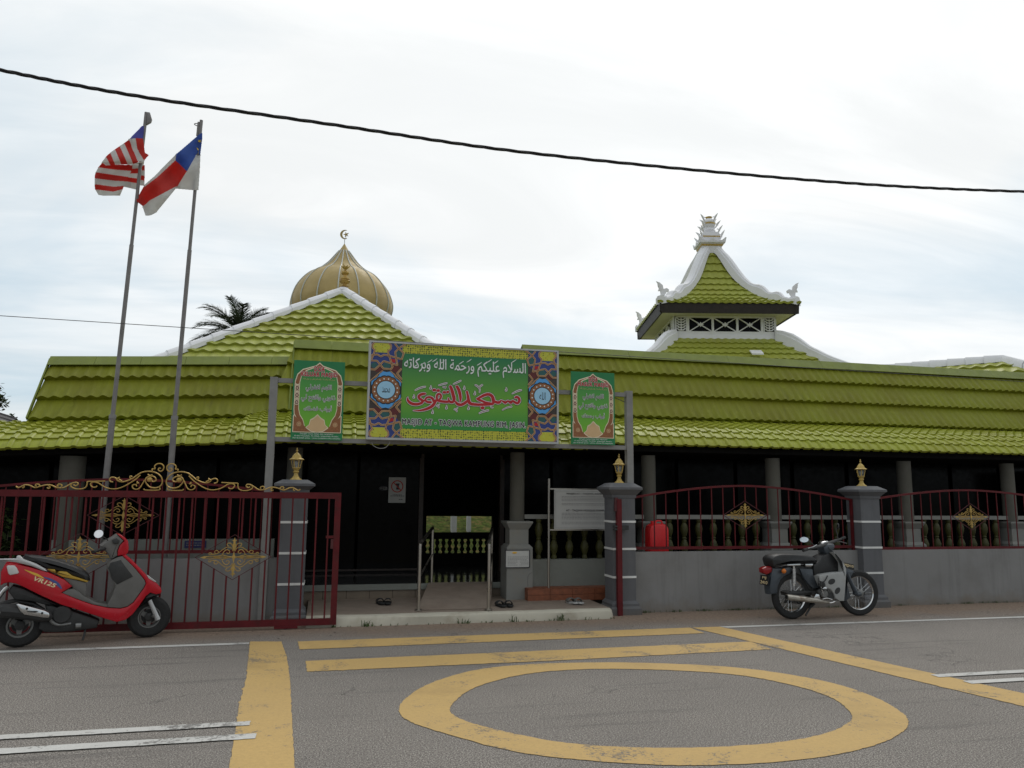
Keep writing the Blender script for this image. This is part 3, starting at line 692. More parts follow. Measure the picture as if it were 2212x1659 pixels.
# --- tiered tower roof
DT = 17.5; LT = 4.63; tl = local(LT, DT)
def tz(y, d, x=1560): return PD(x, y, DT - d).z
ZE = tz(654, 1.5)
tp = cat([(.08, tz(542, .08)), (.18, tz(550, .18)), (.43, tz(595, .43)), (.66, tz(620, .66)), (.97, tz(641, .97)), (1.25, tz(649.5, 1.25)), (1.52, ZE)], 4)
tr = None
for k in range(4):
    o = tiles(MB(), -1.6, 1.6, tp, .235, .165, .026, .026, face_fn(tl, k), 'wave', lambda d: -d, lambda d: d, 2).build('tower_roof', 'roof_tile', MO, merge=True)
    if k == 0: tr = o
def lerp1(x, T):
    for (a, p), (b, q) in zip(T, T[1:]):
        if x <= b: return p + (q - p) * max(0, (x - a)) / (b - a)
    return T[-1][1]
def hip_ridge(prof, up, wid, parent, loc, merge_top=0):
    """white upright ridge along the four hips: prof (d, z), up = height above the roof along the way"""
    for sx, sy in ((-1, -1), (1, -1), (-1, 1), (1, 1)):
        side = (RX * sx - RY * sy).normalized(); rows = []
        for (d, z), h in zip(prof, up):
            c = loc(sx * d, sy * d, z)
            pr_ = [(-wid, -.05), (-wid, h * .62), (-wid * .8, h * .66), (-wid * .72, h * .9), (-wid * .35, h), (wid * .35, h), (wid * .72, h * .9), (wid * .8, h * .66), (wid, h * .62), (wid, -.05)]
            rows.append([c + side * p + V((0, 0, q)) for p, q in pr_])
        b = MB().grid(rows); b.face(rows[0]); b.face(rows[-1][::-1]); b.build('hip_ridge', 'white_wall', parent)
tp2 = cat([(d, z, h) for (d, z), h in zip(tp, [0] * len(tp))], 3)
def uh(d): return lerp1(d, [(.08, .13), (.17, .17), (.263, .21), (.33, .26), (.398, .28), (.46, .265), (.528, .225), (.62, .17), (.723, .14), (.80, .155), (.87, .195), (.93, .20), (1.035, .12), (1.09, .13), (1.15, .165), (1.20, .165), (1.26, .09), (1.367, .075), (1.42, .085), (1.48, .125)])
tp2 = [q for q in tp2 if q[0] < 1.48]
hip_ridge([(q[0], q[1]) for q in tp2], [uh(q[0]) * 1.18 for q in tp2], .12, tr, tl)
flame = [(0, 0), (-.045, .02), (-.02, .05), (-.055, .085), (-.015, .10), (-.05, .16), (-.075, .15), (-.085, .19), (-.05, .215), (.0, .20), (.01, .255), (.06, .30), (.11, .315), (.09, .29), (.085, .24), (.07, .21), (.085, .17), (.05, .17), (.045, .12), (.065, .085), (.03, .08), (.04, .03)]
for sx, sy in ((-1, -1), (1, -1), (-1, 1), (1, 1)):
    dg = (RX * sx + RY * sy).normalized(); c = tl(sx * 1.385, sy * 1.385, ZE + .03)
    # the leaf is cut flat, standing across the front
    MB().prism(flame, lambda a, b, t: c + RX * (a * sx * 1.4) + RY * t + V((0, 0, b * 1.45)), -.025, .025, .006).build('corner_leaf', 'white_wall', tr)
for k in range(4):
    f = face_fn(tl, k)
    MB().hexa([f(-1.49, 1.455, ZE - .215), f(1.49, 1.455, ZE - .215), f(1.455, 1.42, ZE - .215), f(-1.455, 1.42, ZE - .215), f(-1.49, 1.49, ZE - .01), f(1.49, 1.49, ZE - .01), f(1.455, 1.455, ZE - .01), f(-1.455, 1.455, ZE - .01)]).build('fascia', 'dark_wood', MO, smooth=False)
MB().hexa([tl(a * 1.43, b * 1.43, z) for z in (ZE - .20, ZE - .17) for a, b in ((-1, -1), (1, -1), (1, 1), (-1, 1))]).build('soffit', 'cream_wall', MO, smooth=False)
HB = 1.11; ZT = ZE - .20; ZW0 = tz(722, HB)
body = MB(); zb = ZW0
body.hexa([tl(a * (HB - .04), b * (HB - .04), z) for z in (ZW0 - .5, ZT) for a, b in ((-1, -1), (1, -1), (1, 1), (-1, 1))])
tb = body.build('tower_wall', 'white_wall', MO, smooth=False)
zwa, zwb = tz(716, HB), tz(686.5, HB)
for k in range(4):
    f = face_fn(tl, k)
    for i in range(3):
        xa = -.78 + i * .535; xb = xa + .49
        w = MB().hexa([f(xa, HB - .055, zwa), f(xb, HB - .055, zwa), f(xb, HB - .035, zwa), f(xa, HB - .035, zwa), f(xa, HB - .055, zwb), f(xb, HB - .055, zwb), f(xb, HB - .035, zwb), f(xa, HB - .035, zwb)]).build('window', 'dark_glass', tb, smooth=False)
        fr = MB(); cx_, cz_ = (xa + xb) / 2, (zwa + zwb) / 2
        for p, q in (((xa, zwa), (xb, zwb)), ((xa, zwb), (xb, zwa))): fr.bar(f(p[0], HB - .02, p[1]), f(q[0], HB - .02, q[1]), .022, .022)
        fr.prism([(.07 * math.cos(PI * j / 4) * (1 if j % 2 == 0 else .5), .055 * math.sin(PI * j / 4) * (1 if j % 2 == 0 else .5)) for j in range(8)], lambda a, b, t: f(cx_ + a, HB + t, cz_ + b), -.015, .012)
        fr.build('lattice', 'white_wall', tb)
    tm = MB()
    for xx in (-.805, -.268, .268, .805): tm.hexa([f(xx - .024, HB - .05, zwa), f(xx + .024, HB - .05, zwa), f(xx + .024, HB, zwa), f(xx - .024, HB, zwa), f(xx - .024, HB - .05, zwb), f(xx + .024, HB - .05, zwb), f(xx + .024, HB, zwb), f(xx - .024, HB, zwb)])
    for z0, z1 in ((zwb, ZT + .02), (ZW0 - .1, zwa)): tm.hexa([f(-HB, HB - .05, z0), f(HB, HB - .05, z0), f(HB, HB + .002 * k, z0), f(-HB, HB + .002 * k, z0), f(-HB, HB - .05, z1), f(HB, HB - .05, z1), f(HB, HB + .002 * k, z1), f(-HB, HB + .002 * k, z1)])
    tm.build('trim', 'white_wall', tb, smooth=False)
    for sgn in (-1, 1):     # carved leaf panels at the corners
        xa, xb = sorted((sgn * .835, sgn * 1.085)); cp = MB()
        for q in range(5):
            z_ = zwa + .02 + q * (zwb - zwa - .04) / 4.6
            for s2 in (-1, 1):
                m_ = (xa + xb) / 2
                cp.tube([f(m_, HB + .005, z_), f(m_ + s2 * .05, HB + .012, z_ + .005), f(m_ + s2 * .095, HB + .012, z_ + .045), f(m_ + s2 * .06, HB + .01, z_ + .05)], [.014, .016, .012, .006], 6)
        cp.tube([f((xa + xb) / 2, HB + .008, zwa + .01), f((xa + xb) / 2, HB + .008, zwb - .01)], .012, 6)
        bkp = MB().hexa([f(xa, HB - .05, zwa), f(xb, HB - .05, zwa), f(xb, HB - .025, zwa), f(xa, HB - .025, zwa), f(xa, HB - .05, zwb), f(xb, HB - .05, zwb), f(xb, HB - .025, zwb), f(xa, HB - .025, zwb)])
        bkp.build('panel_back', 'dark_wood', tb, smooth=False)
        for xx in (xa + .01, xb - .01): cp.bar(f(xx, HB, zwa), f(xx, HB, zwb), .022, .022)
        cp.build('carved_panel', 'white_wall', tb)
# lower skirt roof of the tower
zs1 = tz(735, 1.14); sp_ = cat([(1.12, tz(731, 1.12)), (1.37, tz(748, 1.37)), (1.54, tz(758, 1.54)), (1.75, tz(771, 1.75)), (1.95, tz(784, 1.95)), (2.4, tz(784, 1.95) - .30)], 4)
skr = None
for k in range(4):
    o = tiles(MB(), -2.8, 2.8, sp_, .235, .165, .026, .026, face_fn(tl, k), 'wave', lambda d: -d, lambda d: d, 2).build('skirt_roof', 'roof_tile', MO, merge=True)
    if k == 0: skr = o
hip_ridge(sp_, [lerp1(d, [(1.12, .19), (1.22, .25), (1.37, .29), (1.48, .26), (1.63, .18), (1.95, .16), (2.5, .15)]) for d, z in sp_], .10, skr, tl)
for k in range(4):
    f = face_fn(tl, k)
    MB().hexa([f(-HB - .06, HB - .03, zs1 - .12), f(HB + .06, HB - .03, zs1 - .12), f(HB + .06, HB + .05 + .002 * k, zs1 - .12), f(-HB - .06, HB + .05 + .002 * k, zs1 - .12), f(-HB - .06, HB - .03, ZW0 - .02), f(HB + .06, HB - .03, ZW0 - .02), f(HB + .06, HB + .02 + .002 * k, ZW0 - .02), f(-HB - .06, HB + .02 + .002 * k, ZW0 - .02)]).build('base_band', 'white_wall', tb, smooth=False)
f0 = face_fn(tl, 0)
MB().hexa([f0(.30 + a, 1.80 + b * .3 + .06, tz(768, 1.8) - b * .18 + .05 + c) for c in (0, .03) for a, b in ((0, .3), (.24, .3), (.24, -.25), (0, -.25))]).build('skylight_tile', 'band_white', skr, smooth=False)
# crowning ornament in three tiers
cz0 = tp[0][1] - .03; cr_ = MB(); gd = MB(); kk = 17.4 / FPX
def sqtier(mb, z0, z1, h0, h1, mi=0): mb.hexa([tl(a * h, b * h, z) for z, h in ((z0, h0), (z1, h1)) for a, b in ((-1, -1), (1, -1), (1, 1), (-1, 1))], mi)
sqtier(cr_, cz0 - .06, cz0 + .10, .20, .235)
sqtier(gd, cz0 + .10, cz0 + .145, .245, .255)
sqtier(cr_, cz0 + .145, cz0 + .20, .25, .29)
sqtier(cr_, cz0 + .20, cz0 + .33, .19, .20)
sqtier(gd, cz0 + .33, cz0 + .36, .205, .205)
sqtier(cr_, cz0 + .36, cz0 + .46, .20, .185)
cr_.lathe([(.12, .44), (.135, .48), (.15, .53), (.12, .56), (.11, .60), (.13, .63), (.145, .68)], tl(0, 0, cz0), 16)
gd.lathe([(.15, .68), (.152, .70), (.15, .715)], tl(0, 0, cz0), 16)
cr_.lathe([(.145, .715), (.155, .745), (.135, .79), (.09, .825), (.06, .835)], tl(0, 0, cz0), 16)
gd.lathe([(.055, .83), (.06, .85), (.085, .875), (.08, .88), (.04, .875)], tl(0, 0, cz0), 12)
for k in range(4):      # pointed merlons along the bottom tier
    f = face_fn(tl, k)
    cr_.prism([(-.29, .0), (-.30, .12), (-.22, .055), (-.12, .03), (-.05, .06), (0, .10), (.05, .06), (.12, .03), (.22, .055), (.30, .12), (.29, 0)], lambda a, b, t: f(a, .285 + t + b * .2, cz0 + .17 + b), -.015, .015)
crown = cr_.build('crown_finial', 'white_wall', MO); gd.build('gold_band', 'gold_paint', crown)
for (rad, z, n, tall, ph) in ((.27, .25, 4, .21, .785), (.22, .42, 4, .17, .785), (.17, .58, 4, .14, .785), (.14, .745, 4, .15, .6)):
    for q in range(n):
        a = 2 * PI * q / n + ph; e = RX * math.cos(a) + RY * math.sin(a); c = tl(0, 0, cz0 + z) + e * rad; U = V((0, 0, 1))
        b = MB(); b.tube([c, c + e * .035 + U * tall * .35, c + e * .075 + U * tall * .7, c + e * .14 + U * tall * 1.05], [.016, .02, .024, .004], 6)
        b.tube([c + e * .045 + U * tall * .55, c + e * .0 + U * tall * .72, c - e * .02 + U * tall * .62], [.012, .011, .004], 6)
        b.tube([c + e * .03 + U * tall * .3, c + e * .08 + U * tall * .32], [.012, .004], 6)
        b.build('petal', 'white_wall', crown)
# --- far hip roof at the right
A = PD(1880, 799, 17.0); B = PD(2166, 776, 15.7); ax = (B - A); ax.z = 0; LNG = ax.length; ax.normalize(); pn = V((ax.y, -ax.x, 0))
A2 = A - ax * 1.5; zz_ = lambda u: A.z + (B.z - A.z) * (u - 1.5) / LNG
hr = tiles(MB(), 0, LNG + 3.2, [(0, 0), (.9, -.54)], .30, .235, .040, .035, lambda u, d, z: A2 + ax * u + pn * d + V((0, 0, zz_(min(u, LNG + 1.5)) - A.z + z - .03)), 'wave', None, lambda d: LNG + 1.5 + d, 2).build('hall_roof', 'roof_tile', MO, merge=True)
for j in range(12):
    u0 = (LNG + 1.5) * j / 12; u1 = (LNG + 1.5) * (j + 1) / 12 + .03
    MB().grid([[A2 + ax * u + pn * p * w + V((0, 0, zz_(u) - A.z + q * w)) for p, q in ((.12, -.07), (.10, .03), (.04, .09), (-.04, .09), (-.10, .03), (-.12, -.07))] for u, w in ((u0, 1.1), (u1, .9))]).build('ridge_cap', 'white_wall', hr)
for j in range(3):
    c0 = A2 + ax * (LNG + 1.5 + .36 * j) + pn * .36 * j + V((0, 0, zz_(LNG + 1.5) - A.z - .216 * j)); c1 = c0 + ax * .38 + pn * .38 + V((0, 0, -.228)); sd_ = (ax - pn).normalized()
    MB().grid([[c + sd_ * p * w + V((0, 0, q * w)) for p, q in ((.12, -.07), (.10, .03), (.04, .10), (-.04, .10), (-.10, .03), (-.12, -.07))] for c, w in ((c0, .9), (c1, 1.08))]).build('ridge_cap', 'white_wall', hr)
MB().grid([[A2 + ax * u + V((0, 0, zz_(min(u, LNG + 1.5)) - A.z - .05)) for u in (0, LNG + 1.5)], [A2 + ax * u - pn * 3 + V((0, 0, -1.8)) for u in (0, LNG + 3)]]).build('back_slope', 'roof_tile', hr, smooth=False)
# --- verandah: ceiling, floor, walls, columns, balustrade
ZF = P(780, 1262, 11.0).z
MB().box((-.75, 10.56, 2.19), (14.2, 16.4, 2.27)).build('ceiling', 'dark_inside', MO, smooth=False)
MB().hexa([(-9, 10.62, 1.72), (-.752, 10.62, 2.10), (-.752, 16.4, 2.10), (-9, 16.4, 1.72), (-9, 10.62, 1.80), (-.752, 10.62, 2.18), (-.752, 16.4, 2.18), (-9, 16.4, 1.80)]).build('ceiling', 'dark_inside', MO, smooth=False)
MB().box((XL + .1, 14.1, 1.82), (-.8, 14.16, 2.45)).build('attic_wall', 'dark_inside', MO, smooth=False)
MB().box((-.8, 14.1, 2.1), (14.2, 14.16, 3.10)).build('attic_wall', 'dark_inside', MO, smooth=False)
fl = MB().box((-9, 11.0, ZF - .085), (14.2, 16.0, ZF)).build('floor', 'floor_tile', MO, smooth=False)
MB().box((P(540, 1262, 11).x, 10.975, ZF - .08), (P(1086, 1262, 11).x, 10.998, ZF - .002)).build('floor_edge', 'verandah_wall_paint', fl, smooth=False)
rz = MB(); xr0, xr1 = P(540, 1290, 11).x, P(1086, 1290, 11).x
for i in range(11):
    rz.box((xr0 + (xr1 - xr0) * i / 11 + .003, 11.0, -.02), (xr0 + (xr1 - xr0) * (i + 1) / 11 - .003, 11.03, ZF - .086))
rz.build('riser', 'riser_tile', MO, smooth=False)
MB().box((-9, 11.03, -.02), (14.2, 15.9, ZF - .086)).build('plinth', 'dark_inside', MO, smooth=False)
r0, r1 = G(900, 1318, .12), G(1060, 1316, .12); t0, t1 = P(926, 1260, 11.0), P(1064, 1260, 11.0)
MB().hexa([(r0.x, r0.y - .01, .11), (r1.x, r0.y - .01, .11), (t1.x, 11.02, .1), (t0.x, 11.02, .1), (r0.x, r0.y - .02, .122), (r1.x, r0.y - .02, .122), (t1.x, 11.02, ZF + .004), (t0.x, 11.02, ZF + .004)]).build('ramp', 'slab_top', MO, smooth=False)
# glazed front of the hall
YG = 12.6; xg = lambda x: P(x, 1150, YG).x
d0, d1 = xg(912), xg(1078)
def pane(x0, x1, z0=None, z1=2.20):
    z0 = ZF if z0 is None else z0
    w = MB().box((x0, YG, z0), (x1, YG + .03, z1)).build('glass_panel', 'dark_glass', MO, smooth=False)
    fr = MB()
    for a, b in (((x0, z0), (x0, z1)), ((x1, z0), (x1, z1)), ((x0, z0 + .04), (x1, z0 + .04))):
        fr.bar((a[0], YG - .015, a[1]), (b[0], YG - .015, b[1]), .045, .03)
    fr.build('frame', 'brown_frame', w, smooth=False)
xs = [-8.5 + i * 1.15 for i in range(8)]; xs = [x for x in xs if x < xg(640)] + [xg(655), xg(770), d0 - .02]
for a, b in zip(xs, xs[1:]): pane(a, b)
xs = [d1 + .02, xg(1190), xg(1330)] + [xg(1330) + 1.15 * i for i in range(1, 9)]
for a, b in zip(xs, xs[1:]): pane(a, b)
MB().box((d0 - .07, YG - .05, ZF), (d0 + .0, YG + .06, 2.12)).build('door_frame', 'brown_frame', MO, smooth=False)
MB().box((d1 + .0, YG - .05, ZF), (d1 + .07, YG + .06, 2.12)).build('door_frame', 'brown_frame', MO, smooth=False)
# inside the hall, through to the back verandah
for x0, x1 in ((d0 - .75, d0 - .70), (d1 + 1.3, d1 + 1.35)): MB().box((x0, YG + .1, ZF), (x1, 15.9, 2.188)).build('inner_shade_wall', 'dark_inside', MO, smooth=False)  # unseen side partitions, added to keep the hall dark
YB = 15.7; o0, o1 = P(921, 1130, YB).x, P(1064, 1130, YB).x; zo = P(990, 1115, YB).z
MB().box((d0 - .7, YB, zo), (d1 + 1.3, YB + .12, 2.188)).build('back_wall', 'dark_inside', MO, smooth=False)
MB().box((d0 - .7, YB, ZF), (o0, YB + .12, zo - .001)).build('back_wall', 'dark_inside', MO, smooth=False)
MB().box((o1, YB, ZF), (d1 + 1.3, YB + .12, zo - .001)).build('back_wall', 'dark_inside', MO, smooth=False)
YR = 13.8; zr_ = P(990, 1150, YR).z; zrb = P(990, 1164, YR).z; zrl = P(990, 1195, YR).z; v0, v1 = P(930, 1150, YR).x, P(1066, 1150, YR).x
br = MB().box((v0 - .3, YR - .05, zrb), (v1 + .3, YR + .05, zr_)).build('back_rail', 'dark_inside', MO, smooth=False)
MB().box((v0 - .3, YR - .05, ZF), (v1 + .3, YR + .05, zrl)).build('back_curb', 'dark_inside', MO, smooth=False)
VASE = [(.030, 0), (.030, .06), (.022, .10), (.040, .22), (.046, .30), (.034, .40), (.020, .47), (.028, .50), (.020, .53), (.034, .62), (.044, .74), (.036, .84), (.022, .90), (.030, .94), (.030, 1.0)]
vz = lambda h, w=1.: [(r * w, t * h) for r, t in VASE]
nb = 13
for i in range(nb): MB().lathe(vz(zrb - zrl, .95), (v0 - .1 + (v1 - v0 + .2) * i / (nb - 1), YR, zrl), 10).build('baluster', 'dark_inside', br)
for xa, xb in ((975, 987), (1009, 1017.5)):
    a, b = P(xa, 1130, 20.).x, P(xb, 1130, 20.).x
    MB().box((a, 20., -.03), (b, 20. + (b - a), 2.2)).build('back_post', 'white_wall', MO, smooth=False)
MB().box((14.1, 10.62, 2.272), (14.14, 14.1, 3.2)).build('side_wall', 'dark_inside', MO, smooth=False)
# columns
def column(xc, w, ped=True, zb=.0):
    x = P(xc, 1000, 10.75).x; r = w * 10.9 / FPX / 2 * (1 + .02)
    c = MB().lathe([(r, zb), (r, 2.14 if xc > 600 else 1.97)], (x, 10.75, 0), 24).build('column', 'column_plaster', MO)
    if ped:
        zc = P(xc, 1112, 10.6).z
        p = MB(); h = .165
        p.frustum((x, 10.75), .10, P(1117, 1183, 10.6).z, h + .02, h + .02); p.frustum((x, 10.75), P(1117, 1183, 10.6).z, P(1117, 1176, 10.6).z, h + .02, h - .02)
        p.frustum((x, 10.75), P(1117, 1176, 10.6).z + .001, P(1117, 1144, 10.6).z, h - .03, h - .03); p.frustum((x, 10.75), P(1117, 1144, 10.6).z + .001, P(1117, 1130, 10.6).z, h - .03, h + .02); p.frustum((x, 10.75), P(1117, 1130, 10.6).z, P(1117, 1126, 10.6).z, h + .022, h + .022)
        p.build('pedestal', 'pedestal_white', c, smooth=False)
        MB().frustum((x, 10.75), -.02, .10, h + .021, h + .021).build('foot', 'riser_tile', c, smooth=False)
    return x
column(158, 44, False); column(637, 30, False)
cxs = [column(1117.5, 31), column(1400, 32), column(1668, 33), column(1951, 33), column(2173, 32)]
zrail = P(1400, 1116.5, 10.75).z; zlw = P(1225, 1208, 10.66).z
for a, b in zip(cxs, cxs[1:] + [12.9]):
    rl = MB().box((a + .10, 10.70, zrail - .03), (b - .10, 10.80, zrail + .03)).build('rail', 'pedestal_white', MO, smooth=False)
    MB().box((a + .18, 10.66, -.02), (b - .18, 10.84, zlw)).build('low_wall', 'verandah_wall_paint', MO, smooth=False)
    n = max(2, round((b - a - .4) / .24))
    for i in range(n):
        x = a + .32 + (b - a - .64) * i / max(1, n - 1)
        MB().lathe(vz(zrail - .03 - zlw, 1.35), (x, 10.75, zlw), 12).build('baluster', 'baluster_green', rl)
xa, xb = P(112, 1180, 10.7).x, P(592, 1180, 10.7).x; zl = P(350, 1166, 10.62).z
MB().box((xa, 10.62, -.02), (xb, 10.80, zl)).build('low_wall', 'verandah_wall_paint', MO, smooth=False)
MB().box((xa - 3.2, 10.64, -.02), (xa, 10.78, zl - .25)).build('low_wall', 'verandah_wall_paint', MO, smooth=False)
MB().box((-9.2, 10.5, -.02), (-9.0, 16, 2.2)).build('side_wall', 'dark_inside', MO, smooth=False)
MB().box((14.0, 10.9, -.02), (14.2, 16, 2.12)).build('side_wall', 'dark_inside', MO, smooth=False)
# tiled step and entrance slab
xo0, xo1 = P(1139, 1290, 10.42).x, P(1330, 1290, 10.42).x; zo1 = P(1230, 1270, 10.42).z
stp = MB()
for i in range(4):
    for j in range(2): stp.box((xo0 + (xo1 - xo0) * i / 4 + .002, 10.40, .11 + (zo1 - .115) * j / 2 + .002), (xo0 + (xo1 - xo0) * (i + 1) / 4 - .002, 10.43, .11 + (zo1 - .115) * (j + 1) / 2 - .002))
stp.box((xo0, 10.402, zo1 - .005), (xo1, 10.66, zo1)); stp.box((xo0 + .003, 10.432, .10), (xo1 - .003, 10.655, zo1 - .006))
stp.build('tiled_step', 'orange_tile', MO, smooth=False)
kx0, kx1 = G(672, 1354).x, G(1322, 1337).x
sl = MB(); ZS = .115
ring = [(9.47, -.02), (9.475, ZS - .025), (9.50, ZS - .004), (9.62, ZS)]
sl.grid([[(kx0 - .06, y, z) for y, z in ring]] + [[(kx0 + (kx1 - kx0) * i / 12, y + random.uniform(-.008, .008), z + (random.uniform(-.004, .002) if z > 0 else 0)) for y, z in ring] for i in range(12)] + [[(kx1 - (z > .1) * .03, y, z) for y, z in ring], [(kx1 + .10, 9.66, -.02), (kx1 + .07, 9.66, ZS - .03), (kx1 + .04, 9.66, ZS - .003), (kx1 - .0, 9.70, ZS)]])
struct(sl.build('kerb', 'slab_cream', angle=50))
struct(MB().box((kx0 - .06, 9.62, -.02), (kx1 + .03, 11.0, ZS)).build('pavement', 'slab_top', smooth=False))
# ================================================================ BOUNDARY: walls, pillars, lamps, fences, gate
YW = 9.88
zwr = P(1700, 1190, YW).z
xpl, xpm, xpr = P(630, 1200, 9.8).x, P(1342, 1200, 9.8).x + .03, P(1879, 1200, 9.8).x + .02
def wall(x0, x1, z, label, y0=YW, y1=YW + .12):
    o = MB()
    o.box((x0, y0, -.02), (x1, y1, z))
    o = o.build('boundary_wall', 'grey_wall', smooth=False); base_to(o, ((x0 + x1) / 2, (y0 + y1) / 2, 0))
    return tag(o, label, 'wall', 'low grey boundary walls')
wall(xpm + .16, xpr - .16, zwr, 'low grey boundary wall between the two right hand pillars, behind the black motorcycle')
wall(xpr + .16, 14.5, zwr, 'low grey rendered boundary wall at the far right, beyond the last pillar')
zwl = P(400, 1207, YW + .05).z
wall(-9, xpl - .15, zwl, 'low grey rendered boundary wall behind the red sliding gate and scooter', YW + .02, YW + .14)

def pillar(x, label, tops):
    """tops: picture heights of cap top, cap edge, cap bottom, three bands"""
    y = 9.92; h = .158
    t = thing('gate_pillar', label, 'pillar', (x, y, 0), 'grey gate pillars')
    zt, ze, zb = tops[:3]
    MB().frustum((x, y), .16, zb, h, h).build('shaft', 'dark_grey_wall', t, smooth=False)
    b = MB(); b.frustum((x, y), -.02, .08, h + .055, h + .055); b.frustum((x, y), .08, .11, h + .055, h + .03); b.frustum((x, y), .11, .14, h + .032, h + .032); b.frustum((x, y), .14, .175, h + .03, h + .004)
    b.build('base', 'dark_grey_wall', t, smooth=False)
    c = MB(); c.frustum((x, y), zb - .02, zb + .02, h + .012, h + .016); c.frustum((x, y), zb + .02, ze - .015, h + .02, h + .075); c.frustum((x, y), ze - .015, ze + .015, h + .08, h + .08); c.frustum((x, y), ze + .015, zt, h + .078, h - .01)
    c.build('cap', 'dark_grey_wall', t, smooth=False)
    for z in tops[3:]: MB().frustum((x, y), z - .014, z + .014, h + .006, h + .006).build('band', 'band_white', t, smooth=False)
    return zt
def pz_(xc, *ys): return [P(xc, y, 9.76).z for y in ys]
zt1 = pillar(xpl, 'grey gate pillar standing behind the right end of the sliding gate', pz_(630, 1036, 1047, 1061, 1128, 1195, 1262))
zt2 = pillar(xpm, 'grey gate pillar right of the entrance with the red gate post in front of it', pz_(1335, 1043, 1055, 1072, 1127, 1186, 1247))
zt3 = pillar(xpr, 'grey gate pillar between the two right hand fences, beside the parked motorcycle', pz_(1870, 1050, 1060, 1074, 1127, 1183, 1238))
def lamp():
    t = thing('pillar_lamp', '', 'lamp', (0, 0, 0), 'golden lamps on the gate pillars')
    MB().lathe([(.075, 0), (.07, .012), (.045, .03), (.028, .06), (.024, .085), (.034, .095), (.036, .105), (.028, .115), (.040, .135), (.050, .15), (.048, .155)], (0, 0, 0), 8).build('stand', 'gold_paint', t)
    MB().lathe([(.043, .152), (.062, .245)], (0, 0, 0), 6).build('glass', 'lamp_glass', t, smooth=False)
    MB().lathe([(.012, .155), (.012, .175), (.024, .19), (.026, .225), (.012, .235), (0, .24)], (0, 0, 0), 12).build('bulb', 'lens_clear', t)
    c = MB()
    for q in range(6):
        a = 2 * PI * q / 6; c.tube([(.043 * math.cos(a), .043 * math.sin(a), .152), (.064 * math.cos(a), .064 * math.sin(a), .25)], .006, 6)
    c.build('cage', 'gold_paint', t)
    r = MB().lathe([(.066, .243), (.09, .252), (.088, .258), (.062, .272), (.050, .30), (.030, .325), (.012, .338), (.010, .345)], (0, 0, 0), 6).build('roof', 'gold_paint', t, smooth=False)
    MB().lathe([(.008, .34), (.008, .352), (.016, .362), (.006, .372), (.010, .380), (.003, .40), (0, .402)], (0, 0, 0), 10).build('finial', 'gold_paint', t)
    return t
l1 = lamp(); l1.location = (xpl, 9.92, zt1 - .004); l1['label'] = 'golden lantern on the pillar behind the sliding gate'
dup(l1, (xpm, 9.92, zt2 - .004), 'golden lantern on the pillar right of the entrance, next to the sign post')
dup(l1, (xpr, 9.92, zt3 - .004), 'golden lantern on the pillar beside the parked motorcycle')

def rosette(mb, c, w, h, y, r=.0045):
    """gold scroll lozenge, half width w and half height h, centre (x, z)"""
    f = lambda a, b: V((c[0] + a * w, y, c[1] + b * h))
    L = [[(.03, .30), (.06, .42), (.14, .50), (.24, .49), (.36, .36), (.46, .22), (.55, .17), (.66, .14), (.74, .12)],
         [(.04, .02), (.12, .0), (.22, .06), (.33, .12), (.30, .28), (.22, .38), (.14, .32), (.13, .22), (.19, .18), (.22, .24)],
         [(.46, .22), (.48, .32), (.54, .34), (.58, .27), (.55, .2)], [(.66, .14), (.68, .22), (.73, .22), (.75, .16)],
         [(.03, .50), (.10, .68), (.19, .70), (.22, .62), (.17, .56)], [(.33, .12), (.45, .06), (.6, .05), (.9, .03)], [(.05, .0), (.2, -.03), (.4, .01), (.6, .0)]]
    for sx in (-1, 1):
        for sz in (-1, 1):
            for q in L: mb.tube([f(a * sx, b * sz) for a, b in cat(q, 4)], r, 5)
    for sx in (-1, 1): mb.prism([(.80 * sx, 0), (.86 * sx, .07), (1.0 * sx, 0), (.86 * sx, -.07)], lambda a, b, t: f(a, b) + V((0, t, 0)), -.006, .006)
    for s in (-1, 1):
        mb.prism([(0, .30 * s), (.045, .45 * s), (.06, .60 * s), (.03, .74 * s), (.03, .80 * s), (.08, .86 * s), (.025, .88 * s), (0, 1.0 * s), (-.025, .88 * s), (-.08, .86 * s), (-.03, .80 * s), (-.03, .74 * s), (-.06, .60 * s), (-.045, .45 * s)], lambda a, b, t: f(a, b) + V((0, t, 0)), -.007, .007)
    mb.prism([(0, -.32), (.03, -.1), (.06, 0), (.03, .1), (0, .32), (-.03, .1), (-.06, 0), (-.03, -.1)], lambda a, b, t: f(a, b) + V((0, t, 0)), -.007, .007)
def bar_pieces(x, z0, z1, c, w, h):
    """a bar is interrupted by the lozenge"""
    k = abs(x - c[0]) / (w * 1.12)
    if k >= 1: return [(z0, z1)]
    d = (1 - k) * h * 1.12
    return [q for q in ((z0, c[1] - d), (c[1] + d, z1)) if q[1] - q[0] > .02]
